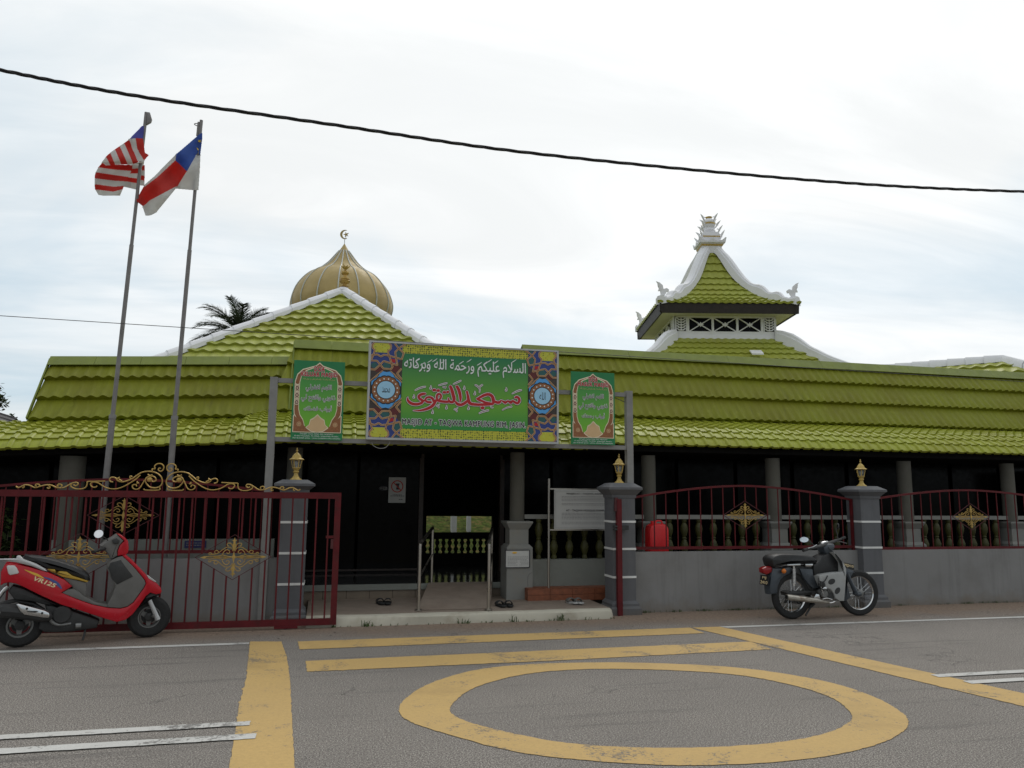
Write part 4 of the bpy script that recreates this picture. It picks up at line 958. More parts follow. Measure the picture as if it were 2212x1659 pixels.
def fence(x0, x1, zb, zs, za, c, w, h, y, label, n, yb=None):
    t = thing('fence_panel', label, 'fence', ((x0 + x1) / 2, y, zwr), 'red railings on the boundary wall')
    top = lambda x: zs + (za - zs) * (1 - ((2 * (x - x0) / (x1 - x0) - 1) ** 2) ** .85 if abs(2 * (x - x0) / (x1 - x0) - 1) > 1e-6 else 1)
    xs_ = [x0 + (x1 - x0) * i / 28 for i in range(29)]
    m = MB(); m.grid([[V((x, yy, top(x) + dz)) for x in xs_] for yy, dz in ((y - .018, -.028), (y - .018, 0), (y + .018, 0), (y + .018, -.028), (y - .018, -.028))])
    m.build('top_rail', 'red_paint', t, smooth=False)
    MB().bar((x0, y, zb), (x1, y, zb), .035, .038).build('bottom_rail', 'red_paint', t, smooth=False)
    for x in (x0 + .018, x1 - .018): MB().bar((x, y, zb - .05), (x, y, top(x) - .01), .034, .034).build('stile', 'red_paint', t, smooth=False)
    for i in range(1, n):
        x = x0 + (x1 - x0) * i / n; b = MB()
        for a, q in bar_pieces(x, zb + .019, top(x) - .028, c, w, h): MB().tube([V((x, y, a)), V((x, y, q))], .0085, 6).build('bar', 'red_paint', t)
    g = MB(); rosette(g, c, w, h, y); g.build('scroll_ornament', 'gold', t)
    fr = MB(); D = [(c[0] + a * w * 1.14, c[1] + b * h * 1.14) for a, b in ((1, 0), (0, 1), (-1, 0), (0, -1))]
    for a, b in zip(D, D[1:] + D[:1]): fr.bar((a[0], y, a[1]), (b[0], y, b[1]), .008, .008)
    fr.build('lozenge_frame', 'red_dark', t, smooth=False)
    for x in (x0 + (x1 - x0) * .5,): MB().bar((x, y, zwr - .01), (x, y, zb), .02, .02).build('foot', 'red_dark', t, smooth=False)
YF = 9.94
fz = lambda x, y: P(x, y, YF).z; fx = lambda x: P(x, 1120, YF).x
fence(xpm + .165, xpr - .165, fz(1600, 1182.5), fz(1380, 1074), fz(1580, 1047), (fx(1610), fz(1610, 1113)), .30, .175, YF, 'red arched railing between the two right hand pillars, behind the parked black motorcycle', 20)
x2 = xpr + .165; x3 = 2 * fx(2095) - x2
fence(x2, x3, fz(2000, 1184), fz(1900, 1077), fz(2095, 1057), (fx(2098), fz(2098, 1116.5)), .30, .175, YF, 'red arched railing with a gold scroll lozenge, right of the last pillar', 20)
x0 = fx(588); x9 = 2 * fx(270) - x0
fence(x9, x0, fz(450, 1191.5), fz(560, 1060), fz(270, 1033), (fx(266), fz(266, 1113)), .34, .20, YF, 'dark red arched railing on the wall behind the sliding gate', 26)
MB_ = MB()

# --- sliding gate
YGT = 9.42; gx = lambda x: P(x, 1200, YGT).x; gz = lambda x, y: P(x, y, YGT).z
gR = gx(732) ; gC = gx(353); gL = 2 * gC - gR + .12
ztp, zbt = gz(500, 1072) - .02, gz(700, 1342)
GT = thing('sliding_gate', 'long dark red sliding gate with gold scrollwork along its top', 'gate', (gC, YGT, 0))
f = MB()
MB().box((gL, YGT - .02, ztp - .0), (gR, YGT + .02, ztp + .072)).build('top_rail', 'red_paint', GT, smooth=False)
MB().box((gL, YGT - .02, zbt - .04), (gR, YGT + .02, zbt + .032)).build('bottom_rail', 'red_paint', GT, smooth=False)
for x in (gL + .03, gR - .035): MB().box((x - .035, YGT - .021, zbt + .032), (x + .035, YGT + .021, ztp)).build('stile', 'red_paint', GT, smooth=False)
roses = [((gx(170), gz(170, 1203)), .36, .22), ((gx(505), gz(505, 1203.5)), .36, .22)]
nb = round((gR - gL) / .1375)
for i in range(1, nb):
    x = gL + (gR - gL) * i / nb; b = MB()
    segs = [(zbt + .032, ztp)]
    for c, w, h in roses:
        if abs(x - c[0]) < w * 1.12: segs = bar_pieces(x, zbt + .032, ztp, c, w, h)
    for a, q in segs: MB().bar((x, YGT, a), (x, YGT, q), .018, .018).build('bar', 'red_paint', GT, smooth=False)
for c, w, h in roses:
    g = MB(); rosette(g, c, w, h, YGT, .005); g.build('scroll_ornament', 'gold', GT)
    fr = MB(); D = [(c[0] + a * w * 1.14, c[1] + b * h * 1.14) for a, b in ((1, 0), (0, 1), (-1, 0), (0, -1))]
    for a, b in zip(D, D[1:] + D[:1]): fr.bar((a[0], YGT, a[1]), (b[0], YGT, b[1]), .007, .007)
    fr.build('lozenge_frame', 'red_dark', GT, smooth=False)
MB().bar((gx(702), YGT, gz(700, 1160)), (gR - .05, YGT, gz(720, 1160)), .03, .03).build('latch_bar', 'red_paint', GT, smooth=False)
lk = MB(); lk.box((gR - .10, YGT - .03, gz(715, 1185)), (gR - .07, YGT + .03, gz(715, 1165))); lk.build('latch', 'red_dark', GT, smooth=False)
for x in (gL + .5, gx(625)):
    w = MB().lathe([(.035, -.015), (.05, -.012), (.045, 0), (.05, .012), (.035, .015)], (x, YGT, .05), 16, axis='y').build('wheel', 'bike_dark', GT)
MB().box((gx(600), YGT - .02, .01), (gx(650), YGT + .02, zbt - .042)).build('wheel_bracket', 'red_paint', GT, smooth=False)
# crest: scrolls drawn for the left half and mirrored about the middle of the gate
S_ = [[(175, 290), (200, 305), (240, 290), (270, 275), (320, 280), (380, 305), (440, 290), (510, 275), (560, 280), (620, 305), (690, 305), (740, 280), (790, 255), (835, 250), (845, 270), (820, 285), (795, 275)],
      [(430, 292), (425, 272), (395, 268), (385, 283), (398, 292)], [(668, 295), (670, 275), (640, 268), (622, 283), (635, 293)], [(262, 280), (262, 300), (245, 310)], [(520, 278), (545, 300), (530, 315), (510, 305)],
      [(780, 260), (768, 290), (810, 315), (880, 320), (930, 300), (945, 262), (950, 240), (1010, 238), (1140, 235)],
      [(1050, 285), (1040, 300), (1005, 300), (985, 280), (985, 258), (1015, 246), (1065, 255), (1110, 285), (1170, 312), (1250, 320), (1330, 298), (1410, 255), (1470, 215), (1520, 170)],
      [(1225, 245), (1195, 238), (1188, 212), (1215, 193), (1255, 203), (1275, 230), (1330, 243), (1420, 215), (1480, 175), (1540, 140), (1620, 130), (1695, 148), (1745, 190), (1758, 240), (1740, 285), (1690, 308), (1625, 300), (1588, 265), (1572, 225), (1598, 190), (1650, 182), (1685, 202), (1688, 230), (1655, 240), (1635, 222)],
      [(1565, 225), (1540, 270), (1510, 312), (1470, 325), (1437, 308), (1437, 280), (1470, 272), (1480, 292)], [(1430, 212), (1408, 200), (1412, 182), (1430, 188)],
      [(1650, 125), (1650, 103), (1678, 102), (1675, 75), (1700, 50), (1745, 48), (1773, 75), (1768, 110), (1740, 130), (1715, 115), (1722, 95), (1742, 98)], [(1560, 315), (1575, 332), (1720, 332), (1728, 305)],
      [(1480, 240), (1500, 260), (1480, 255)], [(1600, 160), (1620, 175), (1650, 165)], [(1270, 210), (1295, 195), (1290, 215), (1320, 232)]]
kc = lambda x, y: (x * .19964, 988.8 + y * .19964)
c0 = P(*kc(1772, 340), YGT).x; cr2 = MB()
for q in S_:
    w3 = [P(*kc(*p), YGT) for p in q]; w3 = [V((v.x, YGT, v.z - gz(*[kc(1772, 0)[0], 1057]) + ztp + .073)) for v in w3]
    for sg in (1, -1):
        cr2.tube(cat([((c0 + (v.x - c0) * sg), v.y, v.z) for v in w3], 4), .0072, 6)
for sx in (-1, 1):
    cr2.blob((c0 + sx * .155, YGT, ztp + .073 + .125), .03, .012, .028, 8)
cr2.build('scroll_crest', 'gold', GT)

# --- red gate post at the middle pillar
t = thing('gate_post', 'dark red steel gate post with a latch, at the pillar right of the entrance', 'gate post', (P(1340, 1330, 9.70).x, 9.70, 0))
pa, pb = P(1339, 1333, 9.70), P(1331, 1078, 9.70)
MB().box((pa.x - .032, 9.67, -.02), (pa.x + .032, 9.735, pb.z)).build('post', 'red_paint', t, smooth=False)
MB().hexa([(pa.x - .06, 9.68, pb.z - .16), (pa.x - .033, 9.68, pb.z - .16), (pa.x - .033, 9.72, pb.z - .16), (pa.x - .06, 9.72, pb.z - .16), (pa.x - .055, 9.68, pb.z + .02), (pa.x - .015, 9.68, pb.z + .02), (pa.x - .015, 9.72, pb.z + .02), (pa.x - .055, 9.72, pb.z + .02)]).build('guide_plate', 'red_dark', t, smooth=False)
zl_ = P(1340, 1140, 9.7).z; bm_ = MB(); bm_.box((pa.x - .075, 9.665, zl_ - .03), (pa.x - .034, 9.73, zl_ - .008)); bm_.box((pa.x - .075, 9.665, zl_ + .008), (pa.x - .034, 9.73, zl_ + .03)); bm_.box((pa.x + .034, 9.68, zl_ - .03), (pa.x + .13, 9.73, zl_ + .03)); bm_.build('latch', 'bike_dark', t, smooth=False)

# ================================================================ SIGNS
YS = 9.78
t = thing('sign_frame', 'grey square steel goalpost frame carrying the three green signs over the entrance', 'frame', ((P(590, 1200, YS).x + P(1362, 1200, YS).x) / 2, YS + .12, 0))
yp = YS + .12
xa, xb = P(588, 900, yp).x, P(1358, 900, yp).x
za, zb_ = P(590, 815, yp).z, P(1358, 845, yp).z
for x, z in ((xa, za), (xb, zb_)): MB().box((x - .045, yp - .045, -.02), (x + .045, yp + .045, z)).build('post', 'post_grey', t, smooth=False)
for y1, y2 in ((826, 849), (950, 966)):
    z = (P(600, y1, yp).z + P(1345, y2, yp).z) / 2
    MB().box((xa + .046, yp - .028, z - .028), (xb - .046, yp + .028, z + .028)).build('crossbar', 'post_grey', t, smooth=False)
bs = MB().bar((xb - .05, yp, P(1330, 868, yp).z), (xb - .42, yp, zb_ - .02), .008).build('brace', 'wire_grey', t)

def on(Y):
    """picture point in the first sign crop -> the sign plane; t lifts the ink off the board"""
    def fn(x, y, tt): p = P(x, y, Y); return V((p.x, Y - tt, p.z))
    return fn
# --- big mosque sign
Yb = YS - .05
MS = thing('mosque_sign', 'large green mosque name sign with red Arabic lettering over the entrance', 'sign', tuple(P(1000, 955, Yb)))
S4 = lambda x, y, tt: on(Yb)(*k4(x, y), tt)
TL, TR, BR, BL = [P(*k4(*p), Yb) for p in ((613, 81), (1769, 122), (1773, 690), (612, 682))]
sx0, sx1 = (TL.x + BL.x) / 2, (TR.x + BR.x) / 2; sz0, sz1 = (BL.z + BR.z) / 2, (TL.z + TR.z) / 2
MB().box((sx0 + .005, Yb + .003, sz0 + .005), (sx1 - .005, Yb + .13, sz1 - .005)).build('case', 'alu', MS, smooth=False)
fr = MB()
for a, b in (((sx0, sz0), (sx1, sz0 + .028)), ((sx0, sz1 - .022), (sx1, sz1)), ((sx0, sz0 + .028), (sx0 + .026, sz1 - .022)), ((sx1 - .026, sz0 + .028), (sx1, sz1 - .022))): fr.box((a[0], Yb - .014, a[1]), (b[0], Yb + .125, b[1]))
fr.build('frame', 'alu', MS, smooth=False)
def rectp(name, m, x0, x1, z0, z1, t_): return MB().face([(x0, Yb - t_, z0), (x1, Yb - t_, z0), (x1, Yb - t_, z1), (x0, Yb - t_, z1)]).build(name, m, MS, smooth=False)
ix0, ix1, iz0, iz1 = sx0 + .026, sx1 - .026, sz0 + .028, sz1 - .022
rectp('patterned_border', 's_lattice', ix0, ix1, iz0, iz1, .001)
gx0, gx1 = P(*k4(818, 400), Yb).x, P(*k4(1585, 400), Yb).x
gz1 = (P(*k4(822, 155), Yb).z + P(*k4(1578, 180), Yb).z) / 2; gz0 = (P(*k4(820, 607), Yb).z + P(*k4(1584, 625), Yb).z) / 2
gradmat('s_green', gz0 - MS.location.z, gz1 - MS.location.z, (.018, .24, .045), (.14, .38, .022), (.010, .17, .065))
rectp('green_panel', 's_green', gx0, gx1, gz0, gz1, .003)
# side ornaments in a unit frame: u across (0 outer edge .. 1 inner edge), v from the middle (1 = top or bottom)
KA = lambda x, y: ((x - 140) / 465., (790 - y) / 720.)
def side_panel(xo, xi, flip):
    zc, hh = (iz0 + iz1) / 2, (iz1 - iz0) / 2
    F = lambda u, v, t: V((xo + (xi - xo) * u, Yb - t, zc + hh * v))
    bk = MB()
    bk.face([F(u, v, .0045) for u, v in ((0, -.74), (1, -.74), (1, .74), (0, .74))]); pnl = bk.build('side_ornament', 's_dark', MS, smooth=False)
    lay = {'s_navy': MB(), 's_teal': MB(), 's_red': MB(), 's_blue': MB(), 's_pale': MB(), 's_tan': MB(), 's_brown': MB(), 's_rose': MB(), 's_lattice': MB(), 's_black': MB(), 's_silver': MB()}
    def poly(m, pts, t, both=True):
        for sg in ((1, -1) if both else (1,)): lay[m].face([F(*(lambda q: (q[0], q[1] * sg))(KA(*p)), t) for p in pts])
    poly('s_navy', [(140, 72), (600, 72), (600, 300), (520, 390), (140, 420)], .006)
    poly('s_rose', [(420, 400), (520, 380), (590, 460), (530, 530), (440, 490)], .0065); poly('s_rose', [(140, 430), (330, 440), (330, 500), (230, 520), (140, 490)], .0065)
    for q in ([(150, 400), (205, 365), (255, 430), (215, 475), (148, 455)], [(305, 425), (355, 365), (430, 388), (440, 440), (372, 468), (325, 452)], [(508, 212), (552, 165), (605, 212), (590, 295), (520, 282)], [(520, 75), (590, 75), (560, 120)]): poly('s_teal', q, .0075)
    poly('s_red', [(430, 308), (502, 320), (496, 372), (438, 356)], .0075)
    poly('s_lattice', [(160, 95), (185, 75), (400, 75), (425, 105), (425, 160), (385, 205), (375, 222), (200, 222), (190, 195), (158, 150)], .0075)
    tt = .009
    for q in ([(140, 352), (230, 352), (330, 468), (440, 470), (462, 430), (395, 240), (385, 200), (425, 160), (430, 105), (395, 75)], [(140, 488), (205, 488), (330, 352), (530, 405), (492, 205), (560, 130), (640, 78)], [(488, 78), (545, 150), (622, 215), (592, 312), (420, 268), (330, 255), (285, 285), (230, 255), (140, 272)], [(185, 75), (155, 105), (158, 150), (195, 195), (150, 330)], [(590, 460), (530, 535), (600, 620)], [(430, 505), (500, 565), (600, 672)], [(320, 505), (250, 565), (140, 672)]):
        for sg in (1, -1):
            for wd, mm in ((26, 's_tan'), (11, 's_brown')):
                for a, b in zip(q, q[1:]):
                    tt += .00004
                    lay[mm].ribbon([(*a, wd), (*b, wd)], lambda x, y, t, sg=sg: F(*(lambda k: (k[0], k[1] * sg))(KA(x, y)), t), tt + (.003 if mm == 's_brown' else 0))
    o = [(375, 520), (430, 508), (470, 545), (500, 600), (592, 668), (585, 790)]
    h = [KA(*p) for p in o]; full = h + [(u, -v) for u, v in h[::-1][1:]] ; full = full + [(2 * .505 - u, v) for u, v in full[::-1]]
    lay['s_black'].face([F(.505 + (u - .505) * 1.05, v * 1.035, .0145) for u, v in full]); lay['s_blue'].face([F(u, v, .0155) for u, v in full])
    cu = .505; ku = 205 / 465.; kv = 205 / 720.
    sc_ = lambda r: [(cu + ku * r * (1 + .05 * abs(math.sin(8 * a)) ** .5) * math.cos(a), kv * r * (1 + .05 * abs(math.sin(8 * a)) ** .5) * math.sin(a)) for a in [2 * PI * i / 96 for i in range(96)]]
    lay['s_black'].face([F(u, v, .0165) for u, v in sc_(1.03)]); lay['s_brown'].face([F(u, v, .0172) for u, v in sc_(.95)])
    for i in range(16):
        a = 2 * PI * (i + .5) / 16
        lay['s_silver'].face([F(cu + ku * (.82 * math.cos(a) + .055 * math.cos(b)), kv * (.82 * math.sin(a) + .055 * math.sin(b)), .018) for b in [2 * PI * j / 8 for j in range(8)]])
    ci = lambda r: [(cu + ku * r * math.cos(2 * PI * i / 40), kv * r * math.sin(2 * PI * i / 40)) for i in range(40)]
    lay['s_black'].face([F(u, v, .0185) for u, v in ci(.69)]); lay['s_pale'].face([F(u, v, .0192) for u, v in ci(.64)])
    al = MB()
    for i, (m, b) in enumerate(lay.items()): al.add(b.v, b.f, i)
    al.build('printed_tracery', list(lay), pnl, smooth=False)
    return pnl, (F(cu, 0, 0).x, zc)
pl_, cL = side_panel(ix0, gx0, False)
pr_, cR = side_panel(ix1, gx1, True)
fb_ = lambda x, z, t: V((x, Yb - t, z))
b = MB(); write(b, arab('محمد'), cL[0], cL[1], .10, .075, fb_, .020, .004); b.build('lettering', 's_black', pl_, smooth=False)
b = MB(); write(b, arab('الله'), cR[0], cR[1], .085, .10, fb_, .020, .004); b.build('lettering', 's_black', pr_, smooth=False)
# greeting line
p0, p1 = S4(832, 230, 0), S4(1570, 245, 0); greet = arab('السلام عليكم ورحمة الله وبركاته')
zc_ = (p0.z + p1.z) / 2; hh = abs(S4(1200, 185, 0).z - S4(1200, 290, 0).z)
for m, bo, t_ in (('s_black', .022, .006), ('s_silver', .012, .008)):
    b = MB(); write(b, greet, (p0.x + p1.x) / 2 + (.004 if bo > .01 else 0), zc_ - (.003 if bo > .01 else 0), p1.x - p0.x, hh * .92, fb_, t_, bo, fit=.004); b.build('greeting_lettering' if m == 's_silver' else 'lettering_shadow', m, MS, smooth=False)
mk = MB()
for (x, y) in ((905, 232), (945, 222), (990, 205), (1020, 200), (1065, 212), (1180, 215), (1228, 203), (1290, 222), (1350, 205), (1390, 212), (1500, 205)):
    mk.ribbon([(x - 14, y + 8, 3), (x, y, 5), (x + 14, y - 10, 3)], lambda a, q, t: S4(a, q - 8, t), .0085 + x * 1e-7)
mk.build('vowel_mark', 's_silver', MS, smooth=False)
# name in red: pen strokes (x, y, width) in a crop 7.373 times the frame
KZ = lambda x, y, t: on(Yb)((890 + x / 7.373) * .96007, (850 + y / 7.373) * .96007, t)
RED = [[(1975, 335, 30), (2005, 318, 38), (2040, 340, 44), (2050, 385, 46), (2020, 425, 40), (1975, 405, 40), (1940, 385, 34), (1905, 412, 48), (1860, 385, 26), (1822, 412, 46), (1780, 392, 30), (1745, 375, 18), (1725, 405, 44), (1690, 412, 46), (1650, 400, 44), (1610, 415, 44)],
       [(1350, 342, 16), (1400, 325, 40), (1470, 290, 46), (1540, 275, 48), (1595, 305, 52), (1618, 360, 56), (1625, 410, 50)],
       [(1345, 345, 34), (1380, 365, 42), (1430, 385, 38), (1500, 415, 40), (1590, 432, 44)],
       [(1620, 430, 44), (1540, 442, 46), (1430, 446, 46), (1320, 444, 46), (1240, 428, 52), (1212, 385, 54), (1200, 310, 44), (1180, 225, 34)],
       [(1185, 385, 44), (1150, 418, 48), (1085, 448, 48), (1025, 435, 48), (990, 395, 30)],
       [(1012, 140, 46), (1045, 200, 52), (1068, 280, 50), (1075, 350, 40), (1065, 410, 14)],
       [(905, 140, 46), (930, 200, 54), (955, 290, 56), (968, 350, 56), (955, 395, 46), (915, 405, 44), (885, 375, 30), (870, 335, 22)],
       [(900, 395, 36), (850, 398, 44), (780, 394, 44), (710, 380, 42), (665, 370, 36)],
       [(690, 365, 34), (682, 310, 38), (705, 272, 38), (745, 280, 36), (752, 325, 34), (725, 358, 32)],
       [(668, 370, 44), (645, 420, 48), (610, 465, 52), (545, 505, 48), (460, 533, 38), (370, 546, 24), (290, 545, 6)],
       [(492, 375, 34), (510, 335, 34), (560, 322, 36), (610, 345, 44), (632, 395, 44)], [(490, 378, 34), (530, 402, 38), (590, 408, 42)],
       [(495, 268, 32), (440, 272, 46), (385, 305, 44), (395, 345, 44), (440, 375, 46), (440, 410, 44), (370, 438, 46), (290, 436, 48), (228, 405, 46), (198, 360, 34), (205, 318, 6)], [(450, 385, 40), (490, 375, 34)],
       [(622, 205, 46), (660, 205, 46)], [(690, 213, 46), (722, 213, 46)], [(790, 242, 44), (826, 244, 44)], [(850, 238, 42), (878, 236, 42)], [(1422, 500, 50), (1458, 500, 50)]]
MARK = [[(322, 212, 14), (380, 180, 22), (445, 158, 24), (495, 150, 20)], [(712, 128, 14), (770, 110, 22), (850, 90, 20)], [(955, 108, 14), (1020, 78, 22), (1083, 48, 18)], [(1932, 266, 14), (1990, 235, 22), (2050, 212, 24), (2088, 208, 18)],
        [(1385, 592, 14), (1440, 565, 24), (1540, 540, 22)], [(1768, 536, 12), (1840, 498, 16), (1925, 478, 22)], [(1318, 122, 20), (1350, 135, 22), (1380, 160, 22), (1412, 135, 22), (1440, 118, 20)], [(1380, 165, 20), (1396, 200, 18), (1388, 245, 12)],
        [(785, 150, 16), (800, 162, 16), (815, 150, 16), (832, 150, 16), (820, 175, 12)], [(672, 470, 14), (690, 460, 16), (715, 450, 16), (730, 435, 14)], [(690, 478, 14), (715, 480, 16), (712, 505, 10)], [(968, 530, 14), (985, 520, 16), (1010, 515, 16), (1030, 495, 14)], [(990, 540, 14), (1012, 540, 16), (1015, 568, 10)], [(1575, 478, 14), (1595, 495, 18), (1618, 492, 12)]]
for (x, y) in ((300, 315), (580, 165), (840, 495), (610, 570), (1205, 505), (1310, 260), (1135, 172), (1830, 198)): MARK.append([(x + 2, y - 38, 6), (x + 6, y - 8, 22), (x, y + 12, 34), (x - 6, y + 22, 24)])
for nm, m, ex, tb_ in (('lettering_outline', 's_black', 15, .0055), ('lettering_border', 's_white', 8, .008)):
    b = MB()
    for i, q in enumerate(RED + MARK): b.ribbon(q, KZ, tb_ + i * .00004, 0, ex - (0 if i < len(RED) else (3 if ex < 10 else 5)))
    b.build(nm, m, MS, smooth=False)
b = MB()
for i, q in enumerate(RED): b.ribbon(q, KZ, .0105 + i * .00004)
b.build('name_lettering', 's_red', MS, smooth=False)
b = MB()
for i, q in enumerate(MARK): b.ribbon([(x, y, w * .45) for x, y, w in q], KZ, .0108 + i * .00004)
b.build('vowel_mark', 's_rose', MS, smooth=False)
p0, p1 = S4(822, 575, 0), S4(1572, 582, 0); hh = abs(S4(1200, 556, 0).z - S4(1200, 600, 0).z)
for nm, m, bo, t_ in (('lettering_outline', 's_white', .085, .006), ('lettering', 's_black', .026, .0085)):
    b = MB(); write(b, 'MASJID AT - TAQWA KAMPUNG RIM, JASIN.', (p0.x + p1.x) / 2, (p0.z + p1.z) / 2, p1.x - p0.x, hh * .98, fb_, t_, bo, space=1.10); b.build(nm, m, MS, smooth=False)
# power lead looping below the sign
b = MB(); b.tube(cat([(P(x, y, Yb + .08).x, Yb + .08, P(x, y, Yb + .08).z) for x, y in ((803, 954), (806, 962), (818, 968), (832, 967), (841, 958), (842, 953))], 5), .004, 6); b.build('lead', 'board_white', MS)

# --- the two prayer signs
def prayer_sign(c4, title, lines, foot, label):
    Yp = YS + .045
    tl_, tr_, br_, bl_ = [P(*k4(*p), Yp) for p in c4]
    x0, x1 = (tl_.x + bl_.x) / 2, (tr_.x + br_.x) / 2; z0, z1 = (bl_.z + br_.z) / 2, (tl_.z + tr_.z) / 2
    t = thing('prayer_sign', label, 'sign', ((x0 + x1) / 2, Yp, z0), 'prayer signs beside the name sign')
    Wd, Hh = x1 - x0, z1 - z0
    F = lambda u, v, tt: V((x0 + Wd * u / 100., Yp - tt, z1 - Hh * v / 155.))
    MB().box((x0, Yp + .0, z0), (x1, Yp + .022, z1)).build('board', 's_darkgreen', t, smooth=False)
    if 's_dua' not in MATS: gradmat('s_dua', 0, Hh, (.20, .50, .015), (.13, .40, .03), (.012, .22, .07))
    mir = lambda h: h + [(100 - u, v) for u, v in h[::-1] if abs(u - 50) > .01]
    o = [(50, 4), (57, 10), (68, 13.5), (82, 18), (92, 28), (96, 42), (96, 96), (95, 106), (88, 118), (80, 124), (76, 128), (72, 138)]
    i_ = [(50, 14), (62, 14.5), (75, 20), (84, 30), (87, 43), (87, 95), (84, 107), (78, 116)]
    om, im = mir(o), mir(i_)
    lay = {k: MB() for k in ('s_cream', 's_brown', 's_dua', 's_tan', 's_rose')}
    sc_ = lambda q, k: [(50 + (u - 50) * k, 75 + (v - 75) * k) for u, v in q]
    lay['s_cream'].face([F(u, v, .002) for u, v in sc_(om, 1.015)]); lay['s_brown'].face([F(u, v, .003) for u, v in sc_(om, .985)])
    inner = mir(i_ + [(76, 122), (73, 132), (66, 126), (64, 116), (57, 112), (50, 105)])
    lay['s_cream'].face([F(u, v, .004) for u, v in sc_(inner, 1.02)]); lay['s_dua'].face([F(u, v, .005) for u, v in sc_(inner, .99)])
    for sg in (0, 1):
        fx_ = (lambda u: 100 - u) if sg else (lambda u: u)
        co = [(fx_(u), v) for u, v in ((97, 107), (97, 141), (52, 141), (66, 136), (76, 128), (86, 116))]
        lay['s_cream'].face([F(u, v, .0055) for u, v in co]); lay['s_brown'].face([F(50 + (u - 50) * .97 + (.8 if not sg else -.8) * 0, 126 + (v - 126) * .92, .0062) for u, v in co])
        for kk_ in range(3):
            cv = 55 + kk_ * 14; cu = fx_(91.5)
            for rr, m, tt in ((4.6, 's_cream', .0062), (3.6, 's_rose', .0068), (1.8, 's_cream', .0074), (1.0, 's_brown', .008)): lay[m].face([F(cu + rr * math.cos(2 * PI * j / 8), cv + rr * 1.2 * math.sin(2 * PI * j / 8), tt) for j in range(8)])
            lay['s_cream'].ribbon([(cu - 4.5, cv - 8.5, 1.2), (cu + 4.5, cv - 5, 1.2)], F, .0071); lay['s_cream'].ribbon([(cu + 4.5, cv - 8.5, 1.2), (cu - 4.5, cv - 5, 1.2)], F, .00715)
        for rr, m, tt in ((5, 's_tan', .0066), (3.6, 's_brown', .0072), (2, 's_tan', .0078)): lay[m].face([F(fx_(85) + rr * (1 if j % 2 else .75) * math.cos(2 * PI * j / 16), 125 + rr * (1 if j % 2 else .75) * math.sin(2 * PI * j / 16), tt) for j in range(16)])
    bl2 = mir([(50, 106), (57, 113), (64, 117), (66, 126), (72, 132), (62, 139), (50, 141)])
    lay['s_cream'].face([F(u, v, .0085) for u, v in bl2]); lay['s_tan'].face([F(50 + (u - 50) * .93, 124 + (v - 124) * .93, .0092) for u, v in bl2])
    al = MB()
    for i, (m, b) in enumerate(lay.items()): al.add(b.v, b.f, i)
    al.build('printed_arch', list(lay), t, smooth=False)
    def line(s, v, w, h, layers, bold0):
        for nm, m, bo, tt in layers:
            b = MB(); c = F(50, v, 0); write(b, s, c.x, c.z, Wd * w / 100., Hh * h / 155., lambda x, z, q: V((x, Yp - q, z)), tt, bo, space=1.0 if s[0] > '\u0600' else 1.12, fit=bold0); b.build(nm, m, t, smooth=False)
    for s, v, w, h in ((title[0], 16, 20, 9.5), (title[1], 28, 70, 10.5)): line(s, v, w, h, (('title_outline', 's_white', .085, .009), ('title', 's_red', .042, .0115)), .042)
    line(arab('بسم الله والصلاة والسلام على رسول الله'), 37, 62, 4.5, (('small_lettering', 's_tan', .0, .0095),), 0)
    for s, v, w, h in lines: line(arab(s), v, w, h, (('lettering_outline', 's_white', .055, .009), ('lettering', 's_black', .002, .0115)), .002)
    for q, (s, w) in enumerate(foot): line(s, 145 + 4.1 * q - 1.2, w, 3.4, (('small_lettering', 's_white', .006, .003),), .006)
prayer_sign(((165, 188), (475, 203), (460, 680), (147, 668)), ('DOA', 'KELUAR MASJID'), (('اللهم اغفرلي', 54, 50, 14), ('ذنوبي وافتح لي', 74, 66, 14), ('أبواب فضلك', 94, 54, 13)),
            (('Dengan nama Allah dan sejahtera', 64), ('di atas Rasullah, Ya Allah, ampunilah dosaku,', 86), ('dan bukalah pintu - pintu kelebihan-Mu untukku', 92)), 'green prayer board headed DOA KELUAR MASJID, left of the big name sign')
prayer_sign(((1845, 258), (2108, 268), (2117, 705), (1852, 700)), ('DOA', 'MASUK MASJID'), (('اللهم اغفرلي', 54, 48, 14), ('ذنوبي وافتح لي', 74, 66, 14), ('أبواب رحمتك', 94, 52, 13)),
            (('Dengan nama Allah dan sejahtera', 64), ('di atas Rasullah, Ya Allah, ampunilah dosaku,', 86), ('dan bukalah pintu - pintu rahmat-Mu kepadaku', 90)), 'green prayer board headed DOA MASUK MASJID, right of the big name sign')

